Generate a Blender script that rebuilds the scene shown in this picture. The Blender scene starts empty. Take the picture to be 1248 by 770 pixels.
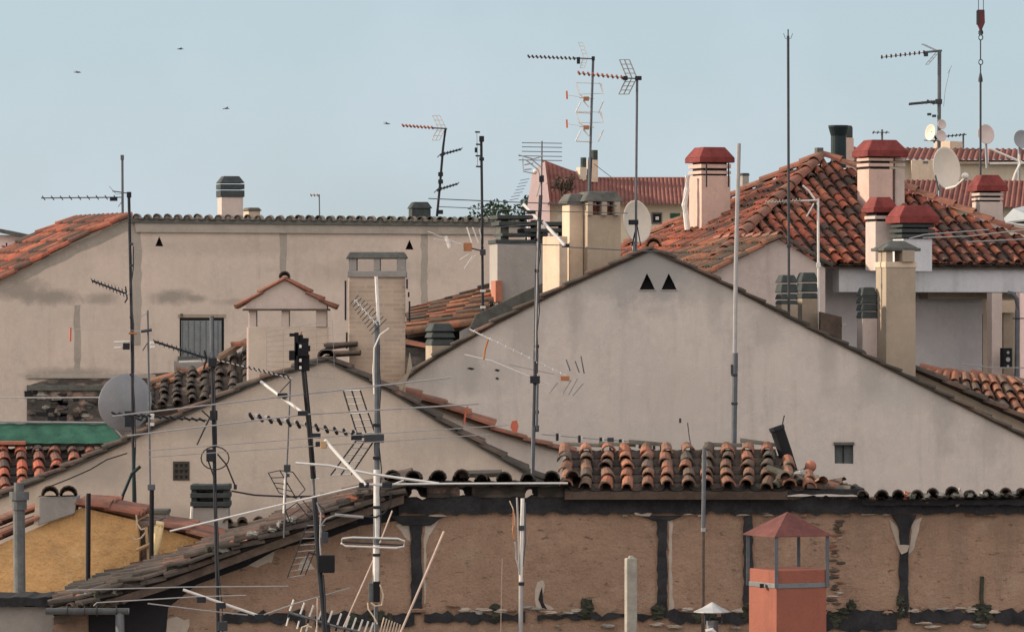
SUNE, SKYS, EXPO, SKYAIR, SKYDUST, SKYOZ = 4.5, 0.1, 0.55, 1.0, 1.0, 2.0
HAZE = (3.45, 4.32, 5.05); REAR_FILL = (12.7, 11.4, 10.6)
import bpy, math, random
from mathutils import Vector as V
random.seed(11)
SC = bpy.context.scene
COL = SC.collection
F = 6000.0            # focal length in photo pixels (1248 px wide photo)
CZ = 13.0             # camera height above the street
R = math.radians

def P(px, py, Y):
    return V(((px - 624) * Y / F, Y, CZ + (385 - py) * Y / F))
def PX(n, Y):         # n photo pixels in metres at distance Y
    return n * Y / F

# ------------------------------------------------------------------ materials
MATS = {}
def nmat(name, col, rough=.8, metal=0.0):
    m = bpy.data.materials.new(name); m.use_nodes = True
    b = m.node_tree.nodes['Principled BSDF']
    b.inputs['Base Color'].default_value = (*col, 1)
    b.inputs['Roughness'].default_value = rough
    b.inputs['Metallic'].default_value = metal
    b.inputs['Specular IOR Level'].default_value = .18 if max(col) < .12 else .3
    MATS[name] = m
    return m, m.node_tree, b
def node(nt, t, **kw):
    n = nt.nodes.new(t)
    for k, v in kw.items(): setattr(n, k, v)
    return n
def noise(nt, scale, detail=5, rough=.6, stretch=None):
    tc = node(nt, 'ShaderNodeTexCoord'); src = tc.outputs['Object']
    if stretch:
        mp = node(nt, 'ShaderNodeMapping'); mp.inputs['Scale'].default_value = stretch
        nt.links.new(src, mp.inputs['Vector']); src = mp.outputs['Vector']
    n = node(nt, 'ShaderNodeTexNoise'); n.inputs['Scale'].default_value = scale
    n.inputs['Detail'].default_value = detail; n.inputs['Roughness'].default_value = rough
    nt.links.new(src, n.inputs['Vector'])
    return n.outputs['Fac']
def ramp(nt, fac, stops, interp='LINEAR'):
    r = node(nt, 'ShaderNodeValToRGB'); r.color_ramp.interpolation = interp
    e = r.color_ramp.elements
    while len(e) < len(stops): e.new(.5)
    for i, (p, c) in enumerate(stops):
        e[i].position = p
        e[i].color = (c, c, c, 1) if isinstance(c, (int, float)) else (*c, 1)
    nt.links.new(fac, r.inputs['Fac'])
    return r.outputs['Color']
def mix(nt, a, b, fac, mode='MIX'):
    m = node(nt, 'ShaderNodeMix', data_type='RGBA', blend_type=mode)
    for s, v in ((m.inputs[0], fac), (m.inputs[6], a), (m.inputs[7], b)):
        if isinstance(v, (int, float)): s.default_value = v
        elif isinstance(v, tuple): s.default_value = (*v, 1)
        else: nt.links.new(v, s)
    return m.outputs[2]
def bump(nt, b, h, strength, dist=.02):
    n = node(nt, 'ShaderNodeBump'); n.inputs['Strength'].default_value = strength; n.inputs['Distance'].default_value = dist
    nt.links.new(h, n.inputs['Height']); nt.links.new(n.outputs['Normal'], b.inputs['Normal'])

def stucco(name, col, patch=None, stain=.35, streak=.3, bs=.35, rough=.92, stains=(), origin=None):
    """stains: soft-edged discoloured areas (px, py, Y, half-width m, half-height m, colour, strength)"""
    m, nt, b = nmat(name, col, rough)
    patch = patch or tuple(c * .8 for c in col)
    dark = tuple(c * k for c, k in zip(col, (.5, .5, .5)))
    c = mix(nt, col, patch, ramp(nt, noise(nt, .55, 6, .62), [(.36, 0), (.64, 1)]))
    c = mix(nt, c, dark, mixf(nt, ramp(nt, noise(nt, 1.7, 9, .74), [(.50, 0), (.76, 1)]), stain))
    c = mix(nt, c, dark, mixf(nt, ramp(nt, noise(nt, 2.2, 7, .68, (1.6, 1.6, .14)), [(.52, 0), (.78, 1)]), streak))
    c = mix(nt, c, tuple(min(1, k * 1.14) for k in col), mixf(nt, ramp(nt, noise(nt, 7, 6, .75), [(.48, 0), (.68, 1)]), .45))
    c = mix(nt, c, dark, mixf(nt, ramp(nt, noise(nt, 16, 5, .75), [(.55, 0), (.75, 1)]), stain * .55))
    c = mix(nt, c, dark, mixf(nt, ramp(nt, noise(nt, 45, 3, .6), [(.60, 0), (.72, 1)]), stain * .7))
    for (x, y, Y, hw, hh, sc, k) in stains:
        p = P(x, y, Y) - V(origin)
        tc = node(nt, 'ShaderNodeTexCoord'); mp = node(nt, 'ShaderNodeMapping')
        mp.inputs['Scale'].default_value = (1 / hw, .2, 1 / hh); mp.inputs['Location'].default_value = (-p.x / hw, -p.y * .2, -p.z / hh)
        nt.links.new(tc.outputs['Object'], mp.inputs['Vector'])
        ln = node(nt, 'ShaderNodeVectorMath', operation='LENGTH'); nt.links.new(mp.outputs['Vector'], ln.inputs[0])
        ad = node(nt, 'ShaderNodeMath', operation='ADD'); nt.links.new(ln.outputs['Value'], ad.inputs[0])
        nz = node(nt, 'ShaderNodeMath', operation='MULTIPLY_ADD'); nz.inputs[1].default_value = 1.5; nz.inputs[2].default_value = -.75
        nt.links.new(noise(nt, 3.2, 8, .72), nz.inputs[0]); nt.links.new(nz.outputs[0], ad.inputs[1])
        c = mix(nt, c, sc, mixf(nt, ramp(nt, ad.outputs[0], [(.35, 1), (1, 0)]), k))
    nt.links.new(c, b.inputs['Base Color'])
    bump(nt, b, noise(nt, 28, 6, .7), bs, .02)
    return m
def mixf(nt, colr, k):
    m = node(nt, 'ShaderNodeMath', operation='MULTIPLY'); m.inputs[1].default_value = k
    nt.links.new(colr, m.inputs[0]); return m.outputs[0]

def tilemat(name, stops, lichen=(.16, .14, .10), amount=.6, rough=.85):
    m, nt, b = nmat(name, stops[0][1], rough)
    g = node(nt, 'ShaderNodeNewGeometry')
    c = ramp(nt, g.outputs['Random Per Island'], stops)
    c = mix(nt, c, lichen, mixf(nt, ramp(nt, noise(nt, 3.5, 7, .7), [(.45, 0), (.68, 1)]), amount))
    c = mix(nt, c, tuple(k * .6 for k in lichen), mixf(nt, ramp(nt, noise(nt, 1.1, 8, .74), [(.44, 0), (.58, 1)]), amount * .95))
    c = mix(nt, c, tuple(k * .35 for k in lichen), mixf(nt, ramp(nt, noise(nt, 14, 5, .7), [(.55, 0), (.72, 1)]), .7))
    nt.links.new(c, b.inputs['Base Color'])
    bump(nt, b, noise(nt, 45, 5, .7), .3, .01)
    return m
def plain(name, col, rough=.6, metal=0.0, var=.35, scale=7, bs=.1):
    m, nt, b = nmat(name, col, rough, metal)
    c = mix(nt, col, tuple(k * (1 - var) for k in col), ramp(nt, noise(nt, scale, 6, .7), [(.4, 0), (.7, 1)]))
    c = mix(nt, c, tuple(k * (1 - var * .8) for k in col), ramp(nt, noise(nt, scale * 6, 4, .7), [(.5, 0), (.75, 1)]))
    nt.links.new(c, b.inputs['Base Color'])
    if bs: bump(nt, b, noise(nt, scale * 5, 5, .7), bs, .01)
    return m

stucco('plaster_band', (.33, .29, .25), (.27, .245, .21), .6, .4)
stucco('plaster_cement', (.30, .28, .26), (.24, .225, .21), .4, .4)
stucco('plaster_lintel', (.50, .51, .53), (.44, .45, .47), .3, .7)
stucco('plaster_terrace', (.50, .475, .475), (.44, .42, .43), .3, .35)
stucco('plaster_cream', (.54, .43, .325), (.46, .365, .28), .4, .55)
stucco('plaster_buff', (.33, .27, .205), (.275, .225, .175), .4, .5)
stucco('plaster_pink', (.50, .355, .30), (.44, .32, .275), .35, .45)
stucco('plaster_dusty', (.48, .40, .36), (.42, .355, .325), .35, .45)
stucco('plaster_rose', (.78, .58, .53), (.72, .54, .5), .1, .15)
stucco('plaster_far', (.50, .43, .34), (.44, .39, .31), .2, .2)
stucco('plaster_grey', (.29, .27, .25), (.2, .19, .18), .6, .6)
stucco('patch_light', (.40, .35, .30), (.30, .25, .21), .4, .2)
stucco('chimney_red', (.25, .088, .060), (.18, .062, .046), .7, .6)

m, nt, b = nmat('ochre', (.50, .30, .10), .95)
c = mix(nt, (.74, .44, .19), (.60, .355, .155), ramp(nt, noise(nt, .9, 7, .65), [(.36, 0), (.66, 1)]))
c = mix(nt, c, (.45, .28, .14), mixf(nt, ramp(nt, noise(nt, 2.2, 8, .74, (1, 1, 1.3)), [(.48, 0), (.68, 1)]), .75))
c = mix(nt, c, (.80, .57, .31), mixf(nt, ramp(nt, noise(nt, 4, 7, .75), [(.53, 0), (.70, 1)]), .6))
c = mix(nt, c, (.25, .15, .08), mixf(nt, ramp(nt, noise(nt, 14, 5, .7, (1, 1, 1.8)), [(.58, 0), (.7, 1)]), .6))
nt.links.new(c, b.inputs['Base Color']); bump(nt, b, noise(nt, 3, 9, .68), 1.0, .12)

m, nt, b = nmat('adobe', (.30, .2, .145), .95)
c = mix(nt, (.375, .247, .175), (.295, .195, .138), ramp(nt, noise(nt, .8, 7, .65), [(.36, 0), (.66, 1)]))
c = mix(nt, c, (.42, .315, .235), mixf(nt, ramp(nt, noise(nt, 1.9, 9, .74), [(.52, 0), (.7, 1)]), .75))
c = mix(nt, c, (.19, .115, .08), mixf(nt, ramp(nt, noise(nt, 1.15, 8, .72), [(.52, 0), (.68, 1)]), .6))
c = mix(nt, c, (.10, .07, .05), mixf(nt, ramp(nt, noise(nt, 5.5, 5, .62, (1, 1, 2.6)), [(.60, 0), (.67, 1)]), .8))
c = mix(nt, c, (.15, .10, .075), mixf(nt, ramp(nt, noise(nt, 24, 4, .7, (1, 1, 1.8)), [(.57, 0), (.68, 1)]), .7))
c = mix(nt, c, (.14, .11, .09), mixf(nt, ramp(nt, noise(nt, 1.5, 8, .72, (1.5, 1.5, .35)), [(.53, 0), (.74, 1)]), .5))
nt.links.new(c, b.inputs['Base Color']); bump(nt, b, noise(nt, 6, 9, .74), 1.0, .09)

m, nt, b = nmat('rubble', (.2, .17, .15), .95)
vor = node(nt, 'ShaderNodeTexVoronoi'); vor.inputs['Scale'].default_value = 3.2
tc = node(nt, 'ShaderNodeTexCoord'); mp = node(nt, 'ShaderNodeMapping'); mp.inputs['Scale'].default_value = (1, 1, 2.0)
nt.links.new(tc.outputs['Object'], mp.inputs['Vector']); nt.links.new(mp.outputs['Vector'], vor.inputs['Vector'])
c = ramp(nt, vor.outputs['Color'], [(.1, (.10, .09, .08)), (.45, (.2, .165, .14)), (.7, (.3, .2, .16)), (.95, (.27, .25, .22))])
c = mix(nt, c, (.06, .055, .05), mixf(nt, ramp(nt, vor.outputs['Distance'], [(.35, 0), (.6, 1)]), .9))
c = mix(nt, c, (.08, .075, .07), mixf(nt, ramp(nt, noise(nt, 5, 7, .7), [(.5, 0), (.7, 1)]), .8))
nt.links.new(c, b.inputs['Base Color']); bump(nt, b, noise(nt, 8, 8, .7), 1, .08)

m, nt, b = nmat('brick_tan', (.36, .27, .2), .9)
br = node(nt, 'ShaderNodeTexBrick'); br.inputs['Scale'].default_value = 1
br.inputs['Color1'].default_value = (.43, .33, .25, 1); br.inputs['Color2'].default_value = (.35, .265, .205, 1); br.inputs['Mortar'].default_value = (.42, .34, .27, 1)
br.inputs['Mortar Size'].default_value = .012; br.inputs['Brick Width'].default_value = .26; br.inputs['Row Height'].default_value = .065
tc = node(nt, 'ShaderNodeTexCoord'); mp = node(nt, 'ShaderNodeMapping'); mp.inputs['Rotation'].default_value = (R(90), 0, 0)
nt.links.new(tc.outputs['Object'], mp.inputs['Vector']); nt.links.new(mp.outputs['Vector'], br.inputs['Vector'])
c = mix(nt, br.outputs['Color'], (.27, .22, .18), mixf(nt, ramp(nt, noise(nt, 2, 7, .7), [(.45, 0), (.7, 1)]), .6))
nt.links.new(c, b.inputs['Base Color']); bump(nt, b, br.outputs['Fac'], -.3, .01)

tilemat('tile_orange', [(0, (0.325, 0.113, 0.059)), (.3, (0.246, 0.098, 0.059)), (.5, (0.364, 0.143, 0.079)), (.68, (0.138, 0.084, 0.061)), (1, (0.079, 0.064, 0.054))], (0.098, 0.089, 0.064), .75)
tilemat('tile_red', [(0, (.42, .105, .055)), (.3, (.30, .085, .052)), (.52, (.46, .15, .08)), (.72, (.20, .075, .05)), (1, (.08, .055, .045))], (.085, .065, .052), .72)
tilemat('tile_dark', [(0, (0.057, 0.049, 0.043)), (.5, (0.086, 0.066, 0.053)), (.8, (0.131, 0.082, 0.061)), (1, (0.041, 0.038, 0.035))], (0.049, 0.049, 0.043), .7)
tilemat('tile_grey', [(0, (0.082, 0.078, 0.067)), (.5, (0.139, 0.123, 0.102)), (1, (0.066, 0.062, 0.057))], (0.115, 0.111, 0.082), .7)
tilemat('tile_verge', [(0, (0.164, 0.090, 0.066)), (.4, (0.107, 0.074, 0.057)), (.75, (0.070, 0.057, 0.048)), (1, (0.205, 0.098, 0.066))], (0.057, 0.053, 0.045), .8)
tilemat('tile_slate', [(0, (.052, .043, .038)), (.5, (.078, .062, .052)), (.85, (.050, .041, .037)), (1, (.12, .068, .052))], (.043, .036, .03), .7)
tilemat('tile_ridge', [(0, (0.295, 0.111, 0.070)), (.5, (0.230, 0.090, 0.061)), (1, (0.328, 0.148, 0.098))], (0.131, 0.094, 0.070), .6)
plain('far_tile', (.215, .085, .068), .9, 0, .5, 1.4)
plain('bed', (.10, .075, .06), .95, 0, .5, 3)
plain('cap_red', (.185, .036, .032), .85, 0, .55, 3, .3)
plain('roof_metal_red', (.15, .048, .038), .7, 0, .5, 4)
plain('vent_tile', (.052, .062, .062), .8, 0, .4, 6)
plain('cement_cap', (.115, .115, .105), .9, 0, .5, 5, .4)
plain('old_wood', (.033, .033, .036), .9, 0, .65, 5, .8)
plain('verge_wood', (.10, .075, .06), .9, 0, .5, 5, .5)
plain('dark_metal', (.022, .024, .03), .7, .0, .3, 9)
plain('mast_grey', (.10, .11, .125), .6, .1, .35, 9)
plain('rod_grey', (.30, .29, .29), .5, .2, .2, 9)
plain('alu', (.62, .6, .57), .45, .4, .2, 9)
plain('white_paint', (.6, .58, .55), .6, 0, .15, 9)
plain('dish_grey', (.25, .26, .28), .6, .1, .2, 3)
plain('dish_cream', (.60, .53, .45), .6, 0, .12, 3)
plain('dish_pink', (.50, .42, .40), .6, 0, .12, 3)
plain('orange_plastic', (.36, .15, .065), .6, 0, .25, 9)
plain('red_plastic', (.5, .13, .08), .6, 0, .25, 9)
plain('black', (.012, .012, .014), .8, 0, .2, 9)
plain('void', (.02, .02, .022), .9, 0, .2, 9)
plain('cable', (.03, .03, .034), .7, 0, .2, 9)
plain('fibre_cement', (.13, .135, .135), .85, 0, .5, 3, .3)
plain('concrete', (.30, .285, .25), .95, 0, .4, 4, .6)
plain('zinc', (.16, .17, .18), .5, .5, .35, 5)
plain('flue_dark', (.018, .03, .033), .4, .4, .2, 4)
plain('green_sheet', (.032, .105, .07), .75, 0, .6, 1.6)
plain('bamboo', (.52, .40, .34), .7, 0, .3, 6)
plain('rag', (.72, .55, .3), .9, 0, .25, 8, .4)
plain('timber_pale', (.45, .30, .17), .8, 0, .3, 6)
plain('window_grey', (.10, .115, .12), .6, 0, .4, 6)
plain('lattice', (.17, .185, .19), .7, 0, .3, 8)
plain('awning_grey', (.35, .37, .38), .7, 0, .2, 4)
plain('awning_dark', (.06, .08, .08), .7, 0, .3, 4)
plain('stone', (.3, .29, .26), .95, 0, .5, 6, .6)
plain('moss_lump', (.05, .055, .04), .95, 0, .6, 9, .8)
plain('terracotta', (.36, .14, .09), .8, 0, .25, 9)
plain('bark', (.09, .07, .05), .9, 0, .4, 6)
plain('leaf', (.04, .065, .035), .8, 0, .5, 2, 0)
plain('bird', (.05, .05, .055), .8, 0, .3, 30)
plain('hook_red', (.12, .03, .035), .6, .1, .4, 5)
plain('steel', (.05, .053, .06), .6, .1, .3, 8)
plain('ground', (.16, .15, .135), .95, 0, .3, .2)
plain('pale_wire', (.45, .43, .40), .6, .2, .2, 9)

# ------------------------------------------------------------------ mesh builder
class MB:
    def __init__(s): s.v = []; s.f = []
    def wall(s, top, Y, d, holes=()):
        """wall standing on the street, its top edge left to right, with real openings cut through it (pixel polygons)"""
        g = GROUND_PX(Y) + 2; x1, x0 = top[-1][0], top[0][0]
        ring = list(top) + [(x1, g)]
        for h in sorted(holes, key=lambda h: -max(h, key=lambda p: p[1])[0]):
            k = max(range(len(h)), key=lambda i: h[i][1]); hh = h[k:] + h[:k]
            ar = sum(hh[i][0] * hh[(i + 1) % len(hh)][1] - hh[(i + 1) % len(hh)][0] * hh[i][1] for i in range(len(hh)))
            if ar > 0: hh = [hh[0]] + hh[1:][::-1]        # opposite turn to the outline
            ring += [(hh[0][0], g)] + hh + [hh[0], (hh[0][0], g)]
        ring += [(x0, g)]
        return s.prism(ring, Y, d)
    def add(s, vs, fs):
        o = len(s.v); s.v += [V(p) for p in vs]; s.f += [[i + o for i in f] for f in fs]; return s
    def hexa(s, p):    # 8 points: bottom ring 0-3, top ring 4-7
        return s.add(p, [(3, 2, 1, 0), (4, 5, 6, 7), (0, 1, 5, 4), (1, 2, 6, 5), (2, 3, 7, 6), (3, 0, 4, 7)])
    def box(s, x0, x1, y0, y1, z0, z1):
        return s.hexa([(x0, y0, z0), (x1, y0, z0), (x1, y1, z0), (x0, y1, z0), (x0, y0, z1), (x1, y0, z1), (x1, y1, z1), (x0, y1, z1)])
    def pbox(s, px0, px1, py0, py1, Y, d, dy=0):      # box given by its front face in photo pixels
        a = P(px0, py1, Y); b = P(px1, py0, Y)
        return s.box(a.x, b.x, Y + dy, Y + dy + d, a.z, b.z)
    def prism(s, poly, Y, d, dy=0):                  # polygon in photo pixels at distance Y, pushed straight back by d
        q = [P(x, y, Y) for x, y in poly]
        if sum(q[i].x * q[(i + 1) % len(q)].z - q[(i + 1) % len(q)].x * q[i].z for i in range(len(q))) < 0: q.reverse()
        n = len(q)
        return s.add([V((p.x, Y + dy, p.z)) for p in q] + [V((p.x, Y + dy + d, p.z)) for p in q],
                     [list(range(n)), list(range(2 * n - 1, n - 1, -1))] + [(i + n, (i + 1) % n + n, (i + 1) % n, i) for i in range(n)])
    def tube(s, pts, r, n=6, r1=None):
        pts = [V(p) for p in pts]; k = len(pts); base = len(s.v)
        for i, p in enumerate(pts):
            t = (pts[min(i + 1, k - 1)] - pts[max(i - 1, 0)]).normalized()
            u = t.cross(V((0, 0, 1)))
            if u.length < .1: u = t.cross(V((0, 1, 0)))
            u.normalize(); w = t.cross(u)
            rr = r if r1 is None else r + (r1 - r) * i / max(1, k - 1)
            s.v += [p + (u * math.cos(2 * math.pi * j / n) + w * math.sin(2 * math.pi * j / n)) * rr for j in range(n)]
        for i in range(k - 1):
            for j in range(n):
                a = base + i * n + j; b2 = base + i * n + (j + 1) % n
                s.f.append([a, b2, b2 + n, a + n])
        s.f.append([base + j for j in range(n)][::-1]); s.f.append([base + (k - 1) * n + j for j in range(n)])
        return s
    def line(s, pts, Y, w, n=6):                     # tube through photo pixels, w pixels thick
        q = [P(p[0], p[1], p[2] if len(p) > 2 else Y) for p in pts]
        return s.tube(q, PX(w, Y) / 2, n)
    def lathe(s, c, prof, axis=V((0, 0, 1)), n=16, close=True):
        axis = V(axis).normalized(); u = axis.cross(V((0, 1, 0)))
        if u.length < .1: u = axis.cross(V((1, 0, 0)))
        u.normalize(); w = axis.cross(u); base = len(s.v); c = V(c)
        for r, h in prof:
            s.v += [c + axis * h + (u * math.cos(2 * math.pi * j / n) + w * math.sin(2 * math.pi * j / n)) * r for j in range(n)]
        for i in range(len(prof) - 1):
            for j in range(n):
                a = base + i * n + j; b2 = base + i * n + (j + 1) % n
                s.f.append([a, b2, b2 + n, a + n])
        if close:
            s.f.append([base + j for j in range(n)][::-1]); s.f.append([base + (len(prof) - 1) * n + j for j in range(n)])
        return s
    # yawed box: front-left corner at pixel x `sx`, front face wf px wide, left face wl px wide
    def ybox(s, sx, wf, wl, py0, py1, Y, out=0, a=20, top_in=0, d=None):
        a = R(a); c = P(sx, 0, Y); f = V((math.cos(a), math.sin(a), 0)); l = V((-math.sin(a), math.cos(a), 0))
        w = PX(wf, Y) / math.cos(a); dd = d if d is not None else PX(wl, Y) / math.sin(a); o = PX(out, Y)
        z0 = P(0, py1, Y).z; z1 = P(0, py0, Y).z; ti = PX(top_in, Y)
        ti_d = ti
        def ring(z, o):
            return [V((c.x, Y, z)) + f * (-o) + l * (-o), V((c.x, Y, z)) + f * (w + o) + l * (-o), V((c.x, Y, z)) + f * (w + o) + l * (dd + o), V((c.x, Y, z)) + f * (-o) + l * (dd + o)]
        o1 = o - ti
        o1 = max(o1, -.46 * min(w, dd))
        return s.hexa(ring(z0, o) + ring(z1, o1))
    # barrel tile courses: one column of cover tiles from a (low end) to b (high end)
    def tiles(s, a, b, nrm, r, tl=.36, jit=1.0, k=6, sink=0):
        a = V(a); b = V(b); L = (b - a).length
        if L < .08: return s
        t = (b - a) / L; sd = t.cross(nrm).normalized(); nn = sd.cross(t).normalized()
        cnt = max(1, round(L / tl)); st = L / cnt
        for i in range(cnt):
            j = lambda q: random.uniform(-q, q) * jit
            lo = a + t * (i * st - .02 + j(.015)) + sd * j(.012) + nn * (.022 + j(.01) - sink)
            hi = a + t * ((i + 1) * st + .035) + sd * j(.012) + nn * (-.012 - sink)
            r0 = r * (1 + j(.07)); r1 = r * .82
            vs = []; fs = []
            for (c, rr) in ((lo, r0), (hi, r1)):
                for q in range(k + 1):
                    an = math.pi * q / k; vs.append(c + sd * math.cos(an) * rr + nn * math.sin(an) * rr * .95)
            th = .018
            for q in range(k + 1):
                an = math.pi * q / k; vs.append(lo + sd * math.cos(an) * (r0 - th) + nn * (math.sin(an) * (r0 - th) * .95))
            for q in range(k + 1):
                an = math.pi * q / k; vs.append(hi + sd * math.cos(an) * (r1 - th) + nn * (math.sin(an) * (r1 - th) * .95))
            m = k + 1
            for q in range(k):
                fs += [(q, q + 1, m + q + 1, m + q), (2 * m + q + 1, 2 * m + q, 3 * m + q, 3 * m + q + 1), (q + 1, q, 2 * m + q, 2 * m + q + 1)]
            s.add(vs, fs)
        return s
    def pan(s, a, b, nrm, r, k=4, tl=.36):
        a = V(a); b = V(b); L = (b - a).length
        if L < .08: return s
        t = (b - a) / L; sd = t.cross(nrm).normalized(); nn = sd.cross(t).normalized()
        cnt = max(1, round(L / tl)); st = L / cnt
        for i in range(cnt):
            vs = []
            for c, h in ((a + t * (i * st - .02), .018), (a + t * ((i + 1) * st + .03), -.005)):
                for q in range(k + 1):
                    an = math.pi * q / k; vs.append(c + sd * math.cos(an) * r + nn * (-math.sin(an) * r * .6 + h))
            m = k + 1
            s.add(vs, [(q + 1, q, m + q, m + q + 1) for q in range(k)])
        return s
    def field(s, BL, BR, TR, TL, pitch=.24, tl=.36, jit=1.0, lo=None, hi=None, sag=.0, missing=0.0, pans=None):
        # roof covered in barrel tiles between four corners; lo(u)/hi(u) clip each column (0..1)
        BL, BR, TR, TL = V(BL), V(BR), V(TR), V(TL)
        n = max(2, round((BR - BL).length / pitch)); r = (BR - BL).length / n * .34
        nrm = (BR - BL).cross(TL - BL).normalized()
        if nrm.z < 0: nrm = -nrm
        for i in range(n + 1):
            for half in (0, 1):
                u = (i + half * .5) / n
                if u > 1: continue
                p = BL.lerp(BR, u); q = TL.lerp(TR, u)
                a = lo(u) if lo else 0; b2 = hi(u) if hi else 1
                if b2 - a < .03: continue
                dz = nrm * (-sag * math.sin(math.pi * u))
                if half: (pans or s).pan(p.lerp(q, a) + dz, p.lerp(q, b2) + dz, nrm, r * 1.1, tl=tl)
                elif random.random() >= missing: s.tiles(p.lerp(q, a) + dz, p.lerp(q, b2) + dz, nrm, r, tl, jit)
        return s
    def sheet(s, BL, BR, TR, TL, th=.05):             # slab under a roof
        q = [V(BL), V(BR), V(TR), V(TL)]; n = (q[1] - q[0]).cross(q[3] - q[0]).normalized()
        if n.z < 0: n = -n
        return s.hexa([p - n * th for p in q] + q)
    def corrugated(s, BL, BR, TR, TL, pitch=.25, amp=.05, rows=1):
        BL, BR, TR, TL = V(BL), V(BR), V(TR), V(TL); n = max(1, round((BR - BL).length / pitch)) * 6
        nrm = (BR - BL).cross(TL - BL).normalized()
        if nrm.z < 0: nrm = -nrm
        lo = []; hi = []
        for i in range(n + 1):
            u = i / n; h = nrm * amp * abs(math.sin(math.pi * i / 6)) * 1.4
            lo.append(BL.lerp(BR, u) + h); hi.append(TL.lerp(TR, u) + h)
        m = n + 1
        s.add(lo + hi, [(i, i + 1, m + i + 1, m + i) for i in range(n)])
        return s
    def blob(s, c, rx, ry, rz, seed=0, n=8, rough=.25):
        rnd = random.Random(seed); c = V(c); vs = []; fs = []
        for i in range(1, n):
            for j in range(n):
                th = math.pi * i / n; ph = 2 * math.pi * j / n; k = 1 + rnd.uniform(-rough, rough)
                vs.append(c + V((math.sin(th) * math.cos(ph) * rx * k, math.sin(th) * math.sin(ph) * ry * k, math.cos(th) * rz * k)))
        vs += [c + V((0, 0, rz)), c - V((0, 0, rz))]; a = len(vs) - 2
        for i in range(n - 2):
            for j in range(n):
                q = i * n + j; w = i * n + (j + 1) % n; fs.append((q, q + n, w + n, w))
        for j in range(n):
            fs.append((a, j, (j + 1) % n)); fs.append((a + 1, (n - 2) * n + (j + 1) % n, (n - 2) * n + j))
        return s.add(vs, fs)

def root_loc(o):
    p = V((0, 0, 0))
    while o: p = p + V(o.location); o = o.parent
    return p
def obj(name, mb, mat, parent=None, bevel=0, smooth=False, label=None):
    off = root_loc(parent) if parent else V((0, 0, 0))
    me = bpy.data.meshes.new(name)
    me.from_pydata([tuple(p - off) for p in mb.v], [], mb.f); me.update()
    me.materials.append(MATS[mat])
    if smooth:
        for p in me.polygons: p.use_smooth = True
    o = bpy.data.objects.new(name, me); COL.objects.link(o)
    if parent: o.parent = parent
    if bevel:
        md = o.modifiers.new('edge', 'BEVEL'); md.width = bevel; md.segments = 2; md.limit_method = 'ANGLE'
    if label: o['label'] = label
    return o
def thing(name, label, cat, loc, group=None):
    o = bpy.data.objects.new(name, None); COL.objects.link(o); o.location = loc; o.empty_display_size = .2
    o['label'] = label; o['category'] = cat
    if group: o['group'] = group
    return o
def tag(o, label, cat, group=None):
    o['label'] = label; o['category'] = cat
    if group: o['group'] = group
    return o
def structure(o): o['kind'] = 'structure'; return o
def ext(pts):   # extend a polygon to the ground: returns list with two bottom points
    return pts
GROUND_PX = lambda Y: 385 + CZ * F / Y
def wallpoly(top, Y):   # outline of a wall whose top edge is given left to right, down to the street
    g = GROUND_PX(Y) + 2
    return top + [(top[-1][0], g), (top[0][0], g)]
# ------------------------------------------------------------------ ground
g = MB(); s_ = 4000
g.add([(-s_, -s_, 0), (s_, -s_, 0), (s_, s_, 0), (-s_, s_, 0)], [(0, 1, 2, 3)])
structure(obj('ground', g, 'ground'))

stucco('plaster_back', (.52, .43, .365), (.45, .385, .33), .35, .4, origin=(P(380, 0, 110).x, 110, 0), stains=[
    (x, y, 110, hw, hh, (.25, .22, .19), k) for x, y, hw, hh, k in ((60, 362, .9, .22, .9), (125, 364, .5, .18, .7), (210, 362, .6, .22, .9), (240, 364, .3, .12, .8), (290, 368, .7, .1, .5), (440, 330, 2.2, .5, .35), (20, 352, .9, .35, .8), (300, 300, 3.5, .3, .3), (90, 456, 1.6, .2, .8))])
stucco('plaster_gable', (.49, .432, .39), (.43, .395, .365), .38, .48, origin=(P(793, 0, 80).x, 80, 0), stains=[
    (793, 325, 80, 1.25, .85, (.26, .255, .25), .95), (730, 345, 80, .9, .3, (.34, .32, .30), .6), (870, 352, 80, 1.0, .3, (.34, .32, .30), .6), (560, 458, 80, 1.2, .4, (.33, .31, .29), .6), (1100, 480, 80, 1.6, .35, (.36, .34, .32), .5), (760, 560, 80, 2.5, .8, (.38, .35, .32), .5), (820, 490, 80, 1.2, .9, (.40, .36, .33), .45)] + [(x, (301 + (793 - x) * .53 if x < 793 else 301 + (x - 793) * .5) + 26, 80, w, h, (.29, .27, .25), k) for x, w, h, k in ((520, .3, .5, .55), (575, .2, .6, .5), (640, .35, .55, .55), (700, .2, .7, .5), (870, .2, .6, .5), (935, .35, .5, .5), (1010, .2, .8, .55), (1060, .3, .5, .5), (1150, .25, .7, .5), (1205, .3, .5, .45))])
stucco('plaster_low', (.50, .42, .345), (.44, .375, .32), .36, .32, origin=(P(395, 0, 70).x, 70, 0), stains=[
    (250, 520, 70, 1.0, .25, (.33, .29, .25), .7), (120, 575, 70, .9, .3, (.31, .28, .25), .7), (540, 540, 70, .9, .3, (.35, .31, .27), .5), (270, 640, 70, 2.0, .35, (.33, .29, .25), .6), (390, 470, 70, .6, .3, (.36, .32, .28), .6)])
UP = V((0, 0, 1))
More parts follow.
